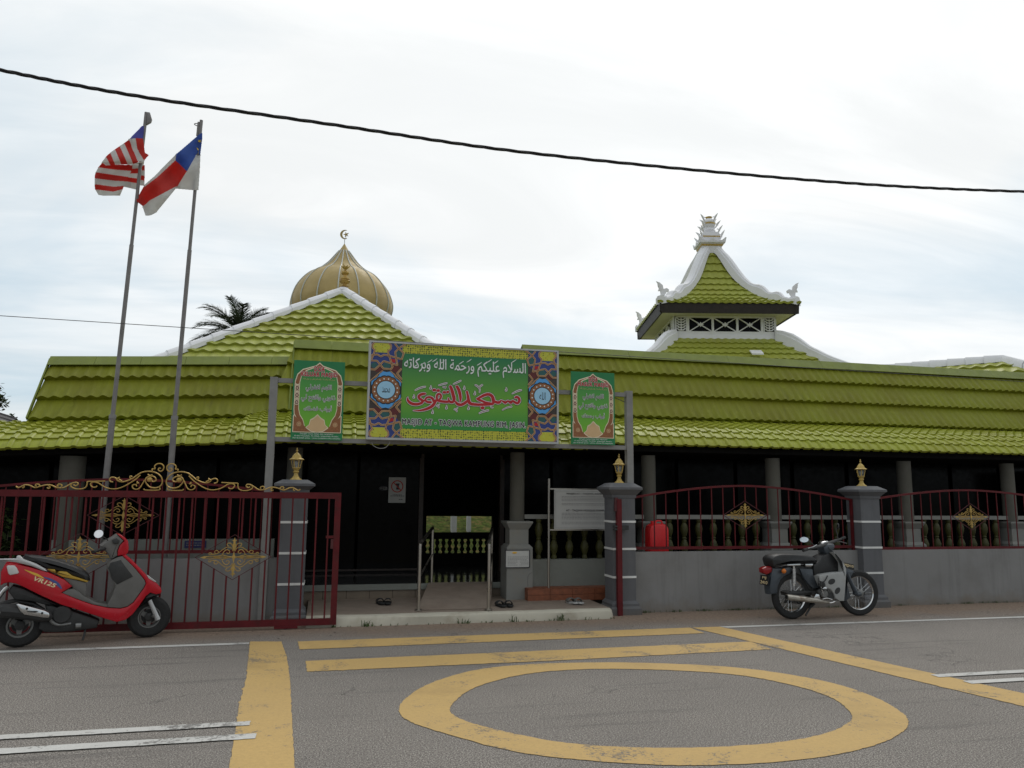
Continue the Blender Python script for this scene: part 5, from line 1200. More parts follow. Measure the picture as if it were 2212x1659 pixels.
# --- flagpoles and flags
YP = 10.16
def flagpole(pts, label, extra):
    b0, j, tp_ = [P(*p, YP) for p in pts]; g0 = b0 + (b0 - j) * (b0.z / (j.z - b0.z))
    t = thing('flagpole', label, 'flagpole', tuple(g0), 'flagpoles behind the fence')
    MB().tube([g0, j], .036, 14).build('lower_pole', 'pole_grey', t); MB().tube([j - (j - g0).normalized() * .02, j + (j - g0).normalized() * .03], .040, 14).build('collar', 'post_grey', t)
    k = j + (tp_ - j) * .55
    MB().tube([j, k], .026, 12).build('middle_pole', 'pole_grey', t); MB().tube([k, tp_], .021, 12).build('upper_pole', 'pole_grey', t)
    d = (tp_ - j).normalized(); b = MB()
    if extra == 1: b.prism([(0, 0), (.0, -.17), (.05, -.13), (.06, -.09), (.03, 0)], lambda x, z, tt: tp_ + V((x + .015, tt, z)), -.02, .02, .005)
    else:
        b.tube(cat([tuple(tp_ + V((-.02, 0, -.06))), tuple(tp_ + V((-.06, 0, -.05))), tuple(tp_ + V((-.08, -.01, -.07))), tuple(tp_ + V((-.04, 0, -.085))), tuple(tp_ + V((-.02, 0, -.10)))], 4), .006, 5); b.tube([tp_ + V((-.03, 0, -.03)), tp_ + V((-.035, 0, -.22))], .016, 8)
    b.build('truck', 'pole_grey', t)
    return t
flagpole(((213.5, 1185), (243, 901), (316, 243)), 'taller grey flagpole on the left, flying the red and white striped flag', 1)
flagpole(((357.6, 1165), (377, 904), (435, 260)), 'grey flagpole on the right, flying the blue, red and white flag', 2)
def cloth(name, label, quads, mats, yf, group):
    """quads: (material, four corners in the flag crop); each is divided so the cloth can wave"""
    def inside(q, x, y, pad):
        cx, cy = sum(p[0] for p in q) / 4, sum(p[1] for p in q) / 4; sg = 0
        A = sum(q[k][0] * q[(k + 1) % 4][1] - q[(k + 1) % 4][0] * q[k][1] for k in range(4)); s_ = 1 if A > 0 else -1
        for k in range(4):
            a, b = q[k], q[(k + 1) % 4]; l = math.hypot(b[0] - a[0], b[1] - a[1]) or 1
            if s_ * ((b[0] - a[0]) * (y - a[1]) - (b[1] - a[1]) * (x - a[0])) / l < -pad: return False
        return True
    def which(x, y):
        for pad in (0, 4, 9):
            for mi, q in quads:
                if inside(q, x, y, pad): return mi
    x0, x1 = min(p[0] for _, q in quads for p in q), max(p[0] for _, q in quads for p in q); y0, y1 = min(p[1] for _, q in quads for p in q), max(p[1] for _, q in quads for p in q)
    st = 3.6; mb = MB(); idx = {}
    def vid(i, j):
        if (i, j) not in idx: x, y = x0 + i * st, y0 + j * st; idx[i, j] = len(mb.v); mb.v.append(P(*kf(x, y), YP + yf(x, y)))
        return idx[i, j]
    for j in range(int((y1 - y0) / st) + 1):
        for i in range(int((x1 - x0) / st) + 1):
            m_ = which(x0 + (i + .5) * st, y0 + (j + .5) * st)
            if m_ is not None: mb.f.append([vid(i, j), vid(i + 1, j), vid(i + 1, j + 1), vid(i, j + 1)]); mb.m.append(m_)
    o = mb.build(name, mats, None, True, 80, merge=True)
    md = o.modifiers.new('s', 'SOLIDIFY'); md.thickness = .003; md.offset = 0
    base_to(o, tuple(P(*kf(*quads[0][1][0]), YP))); return tag(o, label, 'flag', group)
def w1(x, y):
    r = min(1, max(0, 785 - x) / 170. + .12); u = .5 + .5 * math.sin((x * .9 + y * .5) / 58.); q = .5 + .5 * math.sin((y - x * .25) / 43.)
    s_ = 1 / (1 + math.exp(max(-50, min(50, -(y - 815) / 5.))))
    return (-.05 - r * (.10 * u + .06 * q)) * (1 - s_) + (.05 + r * (.10 * u + .05 * q)) * s_
w2 = lambda x, y: w1(x, y) + .05
Q = [(2, [(785, 350), (785, 420), (775, 505), (640, 500)]),
     (0, [(690, 503), (775, 503), (800, 690), (715, 640)]), (0, [(715, 640), (800, 690), (852, 705), (795, 768)]),
     (1, [(612, 520), (690, 503), (715, 645), (650, 625)]), (1, [(650, 625), (715, 645), (795, 775), (715, 785)]),
     (0, [(555, 572), (618, 525), (650, 640), (605, 690)]), (0, [(605, 690), (650, 640), (728, 785), (662, 822)]),
     (1, [(498, 610), (555, 572), (668, 822), (596, 828)]), (0, [(440, 650), (498, 610), (592, 822), (512, 818)]), (1, [(380, 692), (440, 650), (512, 818), (438, 832)]),
     (0, [(330, 740), (380, 692), (440, 830), (378, 838)]), (1, [(280, 806), (330, 740), (385, 838), (320, 842)])]
B = [(0, [(285, 812), (470, 840), (430, 893), (240, 865)]), (0, [(470, 840), (655, 848), (635, 910), (430, 893)]), (1, [(240, 865), (430, 893), (425, 962), (205, 928)]), (1, [(430, 893), (635, 910), (600, 985), (425, 962)]),
     (0, [(205, 928), (425, 962), (425, 1032), (183, 1002)]), (0, [(425, 962), (600, 985), (590, 1042), (425, 1032)]), (1, [(183, 1002), (425, 1032), (420, 1108), (185, 1075)]), (1, [(425, 1032), (590, 1042), (535, 1095), (420, 1108)]),
     (0, [(185, 1075), (420, 1108), (415, 1168), (200, 1140)]), (0, [(420, 1108), (538, 1098), (520, 1140), (415, 1168)]), (1, [(200, 1140), (415, 1168), (330, 1215), (235, 1200)]), (1, [(415, 1168), (520, 1140), (490, 1212), (330, 1215)]),
     (1, [(650, 822), (735, 812), (728, 880), (650, 882)]), (0, [(650, 882), (728, 880), (724, 940), (628, 942)]), (1, [(628, 942), (724, 940), (716, 1005), (600, 990)]), (0, [(600, 990), (716, 1005), (708, 1062), (588, 1042)]), (1, [(588, 1042), (708, 1062), (700, 1132), (535, 1095)]),
     (0, [(780, 850), (798, 850), (798, 905), (778, 905)]), (1, [(778, 905), (798, 905), (796, 970), (765, 965)]), (0, [(765, 965), (796, 970), (794, 1030), (758, 1022)]), (1, [(758, 1022), (794, 1030), (795, 1085), (750, 1080)]), (1, [(735, 812), (790, 790), (780, 850), (728, 850)])]
sh = lambda q: [(x, y) for x, y in q]
cloth('national_flag', 'red and white striped flag with a blue corner, folded over on the left hand pole', Q + B, ['flag_red', 'flag_white', 'flag_navy'], w1, 'flags')
w3 = lambda x, y: -.06 + .03 / (1 + math.exp(-((x - 1205) * .6 + (y - 1098) * .36) / 8.)) * (y > 700) - .10 * math.sin((x - y * .75) / 95.) * min(1, (1500 - x) / 300. + .15) - .02 * math.sin((x + y) / 50.)
Q2 = [(2, [(1522, 440), (1500, 600), (1420, 742), (1470, 480)]), (2, [(1522, 440), (1486, 716), (1440, 726), (1500, 600)]), (2, [(1470, 480), (1430, 740), (1330, 915), (1340, 592)]), (2, [(1340, 592), (1330, 915), (1190, 778), (1200, 712)]),
      (0, [(1190, 778), (1330, 915), (1205, 1098), (960, 990)]), (0, [(960, 990), (1205, 1098), (860, 1282), (800, 1112)]), (0, [(800, 1112), (860, 1282), (785, 1338), (705, 1278)]),
      (1, [(1198, 712), (1190, 778), (960, 990), (930, 985)]), (1, [(930, 985), (960, 990), (800, 1112), (815, 1085)]),
      (1, [(860, 1282), (1205, 1098), (1090, 1240), (825, 1330)]), (1, [(825, 1330), (1090, 1240), (940, 1422), (790, 1360)]), (1, [(790, 1360), (940, 1422), (885, 1450), (825, 1465)]),
      (1, [(1440, 722), (1490, 716), (1480, 930), (1400, 920)]), (1, [(1440, 722), (1400, 920), (1330, 1000), (1335, 905)]), (1, [(1400, 920), (1480, 930), (1465, 1140), (1390, 1138)]), (1, [(1330, 905), (1400, 920), (1390, 1138), (1205, 1122)])]
cloth('state_flag', 'blue, red and white flag with a small yellow star on the right hand pole', Q2, ['flag_red', 'flag_white', 'flag_blue'], w3, 'flags')
o = bpy.data.objects['state_flag']
st_ = MB()
def ff(x, y, t): p = P(*kf(x, y), YP + w3(x, y) - .012 - t); return p
st_.prism([(1488 + (30 if j % 2 == 0 else 12) * math.cos(2 * PI * j / 10), 538 + (24 if j % 2 == 0 else 10) * math.sin(2 * PI * j / 10)) for j in range(10)], lambda a, b, t: ff(a, b, t), -.002, .002)
st_.ribbon([(1452, 622, 4), (1468, 640, 14), (1468, 655, 5)], ff, .0); o['_o'] = tuple(o.location)
st_.build('crescent_and_star', 'flag_yellow', o)

# --- wires
def cable(name, pts, r, m, label, twist=False):
    b = MB(); q = cat([tuple(p) for p in pts], 40)
    if twist:
        for s in range(3):
            b.tube([V(p) + V((0, math.cos(i * .42 + s * 2.094), math.sin(i * .42 + s * 2.094))) * r * .62 for i, p in enumerate(q)], r * .62, 6)
    else: b.tube([V(p) for p in q], r, 5)
    return tag(base_to(b.build(name, m), tuple(pts[0])), label, 'cable')
cb = [P(x, y, 9.2) for x, y in ((-260, 92), (0, 151), (300, 208), (730, 271), (1100, 325), (1530, 370), (1900, 400), (2212, 414), (2600, 425))]
cable('power_cable', cb, .0185, 'cable_black', 'thick twisted black cable slung across the whole sky', True)
cable('telephone_wire', [P(x, 682 + (x) * .0645, 10.05) for x in (-300, 300, 900, 1500, 2212, 2600)], .0045, 'wire_grey', 'thin dark wire running past the roofs')

# --- coconut palm, neighbours at the left edge
def palm():
    D = 27; c = PD(518, 722, D); b0 = V((c.x, c.y, 0))
    t = thing('coconut_palm', 'coconut palm whose dark crown shows over the left roof slope', 'tree', tuple(b0))
    MB().tube(cat([(c.x + .5, c.y, -.03), (c.x + .25, c.y, c.z * .5), (c.x, c.y, c.z - .1)], 8), [.17] * 6 + [.13] * 11, 12).build('trunk', 'trunk', t)
    for k in range(34):
        az = k * 2.39996 + .5; el = math.asin(min(.985, -.25 + 1.24 * (k + .5) / 34)); L = random.uniform(1.5, 1.9) * (.85 if el > 1.1 else 1)
        fr = MB(); pts = []; h = V((math.cos(az), math.sin(az), 0)); p = V(c); a = el
        for i in range(15): pts.append(p.copy()); p = p + (h * math.cos(a) + V((0, 0, math.sin(a)))) * (L / 14); a -= .035 + .075 * i / 14
        fr.tube(pts, [.024 * (1 - i / 16) + .004 for i in range(15)], 5)
        for i in range(2, 15):
            for f_ in (0, .25, .5, .75):
                if i == 14 and f_ > 0: continue
                q = pts[i] if f_ == 0 else pts[i].lerp(pts[i + 1], f_)
                d = (pts[min(i + 1, 14)] - pts[i - 1]).normalized(); sd_ = d.cross(V((0, 0, 1))).normalized(); up_ = sd_.cross(d)
                ll = L * .33 * (1 - abs(i / 14 - .4) ** 1.6 * 1.3) * random.uniform(.8, 1.1)
                for s in (-1, 1):
                    e = (sd_ * s * .62 + d * .75 + up_ * random.uniform(-.1, .3)).normalized(); m_ = q + e * ll * .55 + V((0, 0, -.01)); tip = q + e * ll + V((0, 0, -.03 - .12 * ll * random.random()))
                    w_ = d * .012 + up_ * .004
                    fr.add([q - w_, q + w_, m_ + w_ * .9, m_ - w_ * .9, tip], [(0, 1, 2, 3), (3, 2, 4)])
        fr.build('frond', 'palm_green', t, smooth=False)
    nut = MB()
    for k in range(6): nut.blob((c.x + random.uniform(-.16, .16), c.y - random.uniform(.05, .2), c.z - random.uniform(-.05, .18)), .10, .10, .13, 8)
    nut.build('coconut', 'palm_pale', t)
palm()
def leafy(name, label, c, size, n, trunk_h, mt='leaf_green', leaf=.09):
    t = thing(name, label, 'tree' if trunk_h > .5 else 'plant', (c[0], c[1], 0))
    tr = MB(); tr.tube([(c[0], c[1], -.03), (c[0] + .05, c[1], c[2] * .6), (c[0], c[1], c[2])], [.10 if trunk_h > .5 else .02, .07 if trunk_h > .5 else .015, .01], 8)
    b = MB(); cl = [(V((random.gauss(0, size[0] * .5), random.gauss(0, size[1] * .5), random.gauss(0, size[2] * .5)))) for _ in range(max(4, n // 60))]
    for q in cl: tr.tube([(c[0], c[1], c[2] * .55), tuple(V(c) + q)], [.03 if trunk_h > .5 else .008, .005], 5)
    tr.build('trunk', 'trunk', t)
    for i in range(n):
        p = V(c) + cl[i % len(cl)] + V((random.gauss(0, size[0] * .2), random.gauss(0, size[1] * .2), random.gauss(0, size[2] * .2)))
        e = V((random.uniform(-1, 1), random.uniform(-1, 1), random.uniform(-.6, .6))).normalized(); s_ = e.cross(V((0, 0, 1)) if abs(e.z) < .9 else V((1, 0, 0))).normalized() * leaf * .3; l = leaf * random.uniform(.7, 1.3)
        b.add([p, p + e * l * .5 + s_, p + e * l, p + e * l * .5 - s_], [(0, 1, 2, 3)])
    b.build('crown', mt, t, smooth=False)
q = PD(-26, 872, 30); leafy('broadleaf_tree', 'tree just outside the left edge, only a few leaves in view', (q.x, q.y, q.z), (.55, .6, .8), 700, 3, leaf=.22)
q = PD(-5, 920, 27); leafy('broadleaf_tree', 'low tree above the grey neighbouring roof at the left edge', (q.x, q.y, q.z + .1), (.5, .5, .28), 500, 2, leaf=.16)
q = P(14, 1150, 11.2); leafy('garden_shrub', 'green shrub in the dark behind the left end of the gate', (q.x, 11.2, .75), (.35, .25, .45), 500, .3, leaf=.12)
h0 = PD(-60, 872, 26); h1 = PD(36, 903, 26)
t = thing('neighbour_house', 'neighbouring house with a dark grey roof at the left edge', 'house', (h0.x - 1, h0.y + 1.5, 0))
ev = h1.z - .9
rr = MB(); hx = h0.x - 6; hz = h0.z + (h0.z - h1.z) / (h1.x - h0.x) * 6
rr.grid([[(hx, h0.y + 3, ev), (h1.x, h1.y + 3, ev - .1)], [(hx, h0.y, hz), (h1.x, h1.y, h1.z)], [(hx, h0.y - 2.6, ev), (h1.x + .1, h1.y - 2.6, ev - .1)]])
for i in range(9):
    f = (i + .3) / 9; rr.bar((hx, h0.y - 2.6 * f, hz + (ev - hz) * f + .03), (h1.x, h1.y - 2.6 * f, h1.z + (ev - .1 - h1.z) * f + .03), .05, .04)
rr.build('roof', 'grey_roof', t, smooth=False)
MB().box((h0.x - 5.6, h0.y - 1.4, -.03), (h1.x - .1, h0.y + 2.2, ev - .1)).build('wall', 'cream_wall', t, smooth=False)
# ================================================================ ENTRANCE: rails, notices, sandals
def handrail(fx_, fy, fb, bx, by, bb, label):
    a0, b0 = G(fx_[1], fb, .13), P(bx[1], bb, 11.05)
    a1, b1 = P(fx_[0], fy, a0.y), P(bx[0], by, 11.05)
    t = thing('handrail', label, 'handrail', tuple(a0), 'steel ramp handrails')
    MB().tube(cat([tuple(a0), (a0.x, a0.y, a1.z - .05), (a0.x, a0.y + .012, a1.z - .008), (a0.x, a0.y + .06, a1.z + .006), ], 6), .021, 12).build('post', 'steel', t)
    MB().tube([(b0.x, b0.y, .3), (b0.x, b0.y, b1.z)], .021, 12).build('post', 'steel', t)
    MB().tube([(a0.x, a0.y + .06, a1.z + .006), (b0.x, b0.y, b1.z)], .021, 12).build('top_rail', 'steel', t)
    m0, m1 = (a0.z + a1.z) / 2, (.33 + b1.z) / 2
    MB().tube([(a0.x, a0.y, m0), (b0.x, b0.y, m1)], .014, 10).build('middle_rail', 'steel', t)
    MB().lathe([(.05, 0), (.05, .01), (.025, .015)], (a0.x, a0.y, a0.z - .008), 14).build('flange', 'steel', t)
handrail((908, 904), 1178, 1317, (936, 932), 1140, 1258, 'steel handrail on the left side of the entrance ramp')
handrail((1051.5, 1055), 1178, 1316, (1065, 1062), 1140, 1258, 'steel handrail on the right side of the entrance ramp')
# notice board on steel posts
t = thing('notice_board', 'white notice board on a steel stand, partly hidden by the pillar right of the entrance', 'notice board', tuple(P(1270, 1269, 10.5)))
yn = 10.50; zb0 = P(1186, 1268, yn).z
xp0, xp1 = P(1185.5, 1150, yn).x, P(1362, 1150, yn).x; zt0, zt_ = P(1186, 1144.5, yn).z, P(1186, 1056, yn).z
for x in (xp0, xp1): MB().tube([(x, yn, zb0 - .02), (x, yn, P(1185, 1034, yn).z)], .018, 10).build('post', 'steel', t)
for z in (zt0, zt_): MB().bar((xp0, yn, z), (xp1, yn, z), .018, .018).build('rail', 'steel', t, smooth=False)
bx0, bx1 = P(1197, 1100, yn).x, P(1351, 1100, yn).x
MB().box((bx0, yn - .012, zt0 + .012), (bx1, yn + .008, zt_ - .008)).build('board', 'board_white', t, smooth=False)
b = MB(); fn_ = lambda x, z, q: V((x, yn - .012 - q, z)); hb = zt_ - zt0; xm = (bx0 + bx1) / 2
write(b, 'MASJID AT - TAQWA, KAMPUNG RIM', xm, zt_ - hb * .12, (bx1 - bx0) * .66, hb * .055, fn_, .002, .02); write(b, 'AT - TAQWA MOSQUE, KAMPUNG RIM', xm, zt_ - hb * .53, (bx1 - bx0) * .68, hb * .055, fn_, .002, .02)
b.build('heading', 'ink', t, smooth=False)
b = MB()
for q in (.19, .225, .26, .295, .36, .395, .60, .635, .67, .705, .74, .82, .86):
    x = bx0 + (bx1 - bx0) * .10
    while x < bx1 - (bx1 - bx0) * (.10 if q not in (.295, .395, .86) else .3):
        w = random.uniform(.015, .045); z = zt_ - hb * q; b.face([fn_(x, z, .002), fn_(x + w, z, .002), fn_(x + w, z + .007, .002), fn_(x, z + .007, .002)]); x += w + .009
b.build('small_print', 'ink_grey', t, smooth=False)
b = MB(); e = .02
for a, c in (((bx0 + e, zt0 + .03), (bx1 - e, zt0 + .032)), ((bx0 + e, zt_ - .03), (bx1 - e, zt_ - .028)), ((bx0 + e, zt0 + .032), (bx0 + e + .002, zt_ - .03)), ((bx1 - e - .002, zt0 + .032), (bx1 - e, zt_ - .03))): b.box((a[0], yn - .0145, a[1]), (c[0], yn - .0121, c[1]))
b.build('border_line', 'ink_grey', t, smooth=False)
# framed sheet on the pedestal
yq = 10.75 - .165 - .02 - .012
q0, q1 = P(1091, 1227, yq), P(1144.5, 1187.5, yq)
t = thing('paper_notice', 'framed printed notice on the white pedestal beside the ramp', 'notice', tuple(P(1117, 1227, yq)))
MB().box((q0.x, yq, q0.z), (q1.x, yq + .011, q1.z)).build('sheet', 'paper', t, smooth=False)
b = MB(); w_ = .010
for a, c in (((q0.x, q0.z), (q1.x, q0.z + w_)), ((q0.x, q1.z - w_), (q1.x, q1.z)), ((q0.x, q0.z + w_), (q0.x + w_, q1.z - w_)), ((q1.x - w_, q0.z + w_), (q1.x, q1.z - w_))): b.box((a[0], yq - .006, a[1]), (c[0], yq + .0105, c[1]))
b.build('frame', 'ink', t, smooth=False)
b = MB(); fn_ = lambda x, z, q: V((x, yq - q, z)); hq = q1.z - q0.z; wq = q1.x - q0.x
for q in range(7):
    x = q0.x + .035
    while x < q1.x - .04:
        w = random.uniform(.01, .03); z = q1.z - hq * (.40 + q * .075)
        if not (q > 2 and .45 < (x - q0.x) / wq < .56): b.face([fn_(x, z, .002), fn_(x + w, z, .002), fn_(x + w, z + .005, .002), fn_(x, z + .005, .002)])
        x += w + .006
b.build('print', 'ink_grey', t, smooth=False)
b = MB(); b.blob((q0.x + wq * .38, yq - .003, q1.z - hq * .16), .035, .003, .014, 10); b.build('emblem', 'decal_yellow', t)
# no-telephone poster and wifi sticker on the glass door
yd = YG - .05
a, c = P(838.5, 1086, yd), P(877, 1031.5, yd)
t = thing('poster', 'white poster with a red no-telephone circle on the dark glass', 'poster', ((a.x + c.x) / 2, yd, a.z))
MB().box((a.x, yd, a.z), (c.x, yd + .006, c.z)).build('sheet', 'paper', t, smooth=False)
F = lambda u, v, q: V((a.x + (c.x - a.x) * u, yd - q, a.z + (c.z - a.z) * v)); asp = (c.x - a.x) / (c.z - a.z)
b = MB(); cir = lambda r: [F(.5 + r * math.cos(2 * PI * i / 40), .645 + r * asp * math.sin(2 * PI * i / 40), .002) for i in range(41)]
b.grid([cir(.36), cir(.30)]); b.build('ring', 'ink_red', t, smooth=False)
b = MB(); b.face([F(.44, .52, .002), F(.64, .52, .002), F(.64, .60, .002), F(.44, .60, .002)]); b.face([F(.46, .605, .002), F(.60, .605, .002), F(.60, .70, .002), F(.46, .70, .002)]); b.face([F(.40, .705, .002), F(.62, .705, .002), F(.64, .76, .002), F(.42, .76, .002)]); b.build('telephone', 'ink', t, smooth=False)
b = MB(); b.face([F(.255, .79, .003), F(.30, .815, .003), F(.745, .50, .003), F(.70, .475, .003)]); b.build('slash', 'ink_red', t, smooth=False)
b = MB()
for v, u0, u1 in ((.30, .25, .75), (.255, .12, .88), (.12, .62, .85)):
    x = u0
    while x < u1: w = random.uniform(.04, .1); b.face([F(x, v, .002), F(x + w, v, .002), F(x + w, v + .025, .002), F(x, v + .025, .002)]); x += w + .03
b.build('print', 'ink', t, smooth=False)
c_ = P(828, 1055, yd); t = thing('wifi_sticker', 'small oval WiFi sticker on the dark glass beside the poster', 'sticker', tuple(c_))
MB().prism([(.075 * math.cos(2 * PI * i / 28), .04 * math.sin(2 * PI * i / 28)) for i in range(28)], lambda x, z, q: c_ + V((x, q, z)), 0, .004).build('oval', 'ink', t, smooth=False)
b = MB(); write(b, 'Wi', c_.x - .032, c_.z, .045, .03, lambda x, z, q: V((x, yd - q, z)), .002, .02); b.face([c_ + V((x, -.0015, z)) for x, z in ((0, -.025), (.06, -.022), (.06, .022), (0, .025))]); b.build('lettering', 'ink_grey', t, smooth=False)
b = MB(); write(b, 'Fi', c_.x + .03, c_.z, .035, .03, lambda x, z, q: V((x, yd - q, z)), .0032, .02); b.build('lettering', 'ink', t, smooth=False)
# blue plate on the low wall behind the gate
yb_ = 10.62 - .008; a, c = P(398, 1183.5, yb_), P(446, 1168, yb_)
t = thing('blue_plate', 'small dark blue plate with pale lettering, on the wall behind the gate', 'plate', ((a.x + c.x) / 2, yb_, a.z))
MB().box((a.x, yb_, a.z), (c.x, yb_ + .007, c.z)).build('plate', 'blue_plate', t, smooth=False)
b = MB()
for v in (.30, .62):
    x = a.x + .02
    while x < c.x - .03: w = random.uniform(.01, .03); z = a.z + (c.z - a.z) * v; b.face([(x, yb_ - .002, z), (x + w, yb_ - .002, z), (x + w, yb_ - .002, z + .01), (x, yb_ - .002, z + .01)]); x += w + .008
b.build('print', 'ink_grey', t, smooth=False)
# meter box and pipe beside the pedestal
t = thing('meter_box', 'small white box with a black lead beside the pedestal', 'box', tuple(P(1142, 1268, 10.58)))
a, c = P(1137, 1268, 10.58), P(1152, 1240, 10.58); MB().box((a.x, 10.59, a.z), (c.x, 10.655, c.z)).build('case', 'pedestal_white', t, smooth=False)
MB().tube(cat([tuple(P(x, y, 10.57)) for x, y in ((1140, 1267), (1140, 1248), (1143, 1240), (1149, 1237))], 4), .006, 6).build('lead', 'bike_dark', t)
# water drum behind the fence
q = P(1419, 1182, 10.3); dz = P(1419, 1131, 10.3).z
t = thing('water_container', 'red plastic water container standing behind the fence beside the column', 'container', (q.x, 10.3, zrail * 0 + zwr - .25))
hw = (P(1440, 1150, 10.3).x - P(1398, 1150, 10.3).x) / 2
o = MB(); o.prism([(-hw, zwr - .25), (hw, zwr - .25), (hw, dz - .08), (hw * .82, dz - .02), (hw * .5, dz), (-hw * .5, dz), (-hw * .85, dz - .03), (-hw, dz - .09)], lambda a, b, k: V((q.x + a, 10.3 + k, b)), -.10, .10, .03); o.build('body', 'plastic_red', t)
o = MB(); o.lathe([(.03, 0), (.03, .03), (.024, .035)], (q.x - hw * .4, 10.3, dz), 12); o.build('cap', 'plastic_red', t)
MB().tube(cat([(q.x - .02, 10.3, dz), (q.x + .0, 10.3, dz + .035), (q.x + .07, 10.3, dz + .035), (q.x + .09, 10.3, dz - .01)], 5), .012, 8).build('handle', 'plastic_red', t)
tw = MB().box((q.x - .22, 10.16, -.02), (q.x + .22, 10.46, zwr - .25)); o = tw.build('stand', 'pedestal_white', t, smooth=False)
# sandals
def sandal(px, py, mats, label, rot, side):
    g = G(px, py, ZS); t = thing('sandal', label, 'sandal', (g.x, g.y, ZS), 'sandals left at the entrance', rot=rot)
    sole = [(-.13, -.028), (-.10, -.038), (-.03, -.035), (.05, -.046), (.11, -.040), (.14, -.015), (.135, .02), (.10, .044), (.04, .042), (-.03, .033), (-.10, .036), (-.13, .026)]
    MB().prism([(a, b * side) for a, b in cat(sole, 3, True)], lambda a, b, k: V((a, b, k + max(0, -a - .02) * .12)), .001, .026, .006).build('sole', mats[0], t)
    b = MB(); rows = []
    for x in (.005, .03, .06, .09, .105):
        rows.append([V((x + .01 * math.cos(u), .049 * math.cos(u), .022 + (.058 - .2 * abs(x - .045)) * max(0, math.sin(u)))) for u in [PI * i / 10 for i in range(11)]])
    b.grid(rows); o = b.build('strap', mats[1], t); md = o.modifiers.new('s', 'SOLIDIFY'); md.thickness = .005
SL = [((822.5, 1305.5), (838, 1305.5), 'black sandal left of the ramp', ('rubber', 'seat_black')), ((1082, 1311), (1100, 1310.5), 'dark sandal at the foot of the right handrail', ('rubber', 'bike_dark')), ((1236, 1304.5), (1251, 1304.5), 'grey and white sandal in front of the orange step', ('board_white', 'bike_grey'))]
for a, c, lb, mt_ in SL:
    sandal(*a, mt_, lb + ', the left one of its pair', PI / 2 + .12, 1); sandal(*c, mt_, lb + ', the right one of its pair', PI / 2 - .05, -1)
# weeds along the kerb and wall foot
wd = MB()
def tuft(x, y, n, h):
    for _ in range(n):
        px, py = x + random.gauss(0, .035), y + random.gauss(0, .012); l = h * random.uniform(.4, 1.2); dx, dy = random.gauss(0, .45), random.gauss(-.25, .3)
        p = V((px, py, .0)); m_ = p + V((dx * l * .3, dy * l * .3, l * .65)); e = p + V((dx * l * .9, dy * l * .8, l * .9)); s_ = V((.004, .002, 0))
        wd.add([p - s_, p + s_, m_ + s_ * .9, m_ - s_ * .9, e], [(0, 1, 2, 3), (3, 2, 4)])
for _ in range(30): tuft(random.uniform(kx0, kx1), 9.455, random.randint(1, 5), .032)
for px, n, h in ((790, 16, .08), (1000, 9, .07), (1110, 8, .12), (1220, 18, .10), (1280, 6, .05)): tuft(G(px, 1345).x, 9.44, n, h)
for _ in range(70): tuft(random.uniform(xpm, 11), 9.86, random.randint(2, 8), .04)
for _ in range(50): tuft(random.uniform(-5, .2), 9.84, random.randint(2, 8), .045)
o = wd.build('weeds', 'leaf_green', None, False); struct(o, 'stuff')
lt = MB()
for _ in range(60):
    x, y = random.uniform(-4, 10), random.choice((random.uniform(9.0, 9.45), random.uniform(8.7, 9.4))); r = random.uniform(.006, .018); a = random.uniform(0, 6.28)
    p = [V((x + r * k * math.cos(a + s), y + r * k * math.sin(a + s), .006 + .004 * (j % 2))) for j, (s, k) in enumerate(((0, 1.4), (1.6, .5), (3.14, 1.4), (4.7, .5)))]; lt.face(p)
o = lt.build('fallen_leaves', 'trunk', None, False); struct(o, 'stuff')

# ================================================================ MOTORBIKES
class Bike:
    def __init__(s, name, label, rear, front, conv):
        a, b = G(*conv(*rear)), G(*conv(*front)); s.o = (a + b) / 2; s.ang = math.atan2(b.y - a.y, b.x - a.x); s.conv = conv
        s.fw = V((math.cos(s.ang), math.sin(s.ang), 0)); s.lf = V((-s.fw.y, s.fw.x, 0)); s.wb = (b - a).length
        s.root = thing(name, label, 'scooter' if 'scooter' in name else 'motorcycle', (s.o.x, s.o.y, 0), rot=s.ang)
    def at(s, x, y, yl):
        d = ray(*s.conv(x, y)); q = s.o + s.lf * yl; k = (q - EYEP).dot(s.lf) / d.dot(s.lf); p = EYEP + d * k - s.o
        return p.dot(s.fw), p.z
    def tr(s, pts, yl): return [s.at(x, y, yl) for x, y in pts]
    def slab(s, name, m, pts, y0, y1, bev=.012, near=None, smooth=0, parent=None, angle=40):
        q = s.tr(pts, min(y0, y1) if near is None else near)
        if smooth: q = cat(q, smooth, True)
        return MB().prism(q, lambda a, b, t: V((a, t, b)), y0, y1, bev).build(name, m, parent or s.root, angle=angle)
    def pipe(s, name, m, pts, r, parent=None, n=10, sm=4):
        """pts (x, y, lateral)"""
        q = [(lambda e: (e[0], yl, e[1]))(s.at(x, y, yl)) for x, y, yl in pts]
        if sm and len(q) > 2:
            rs = r if isinstance(r, list) else [r] * len(q); q = cat([(*a, b) for a, b in zip(q, rs)], sm); rr = [a[3] for a in q]; q = [a[:3] for a in q]
        else: rr = r
        return MB().tube([V(a) for a in q], rr, n).build(name, m, parent or s.root)
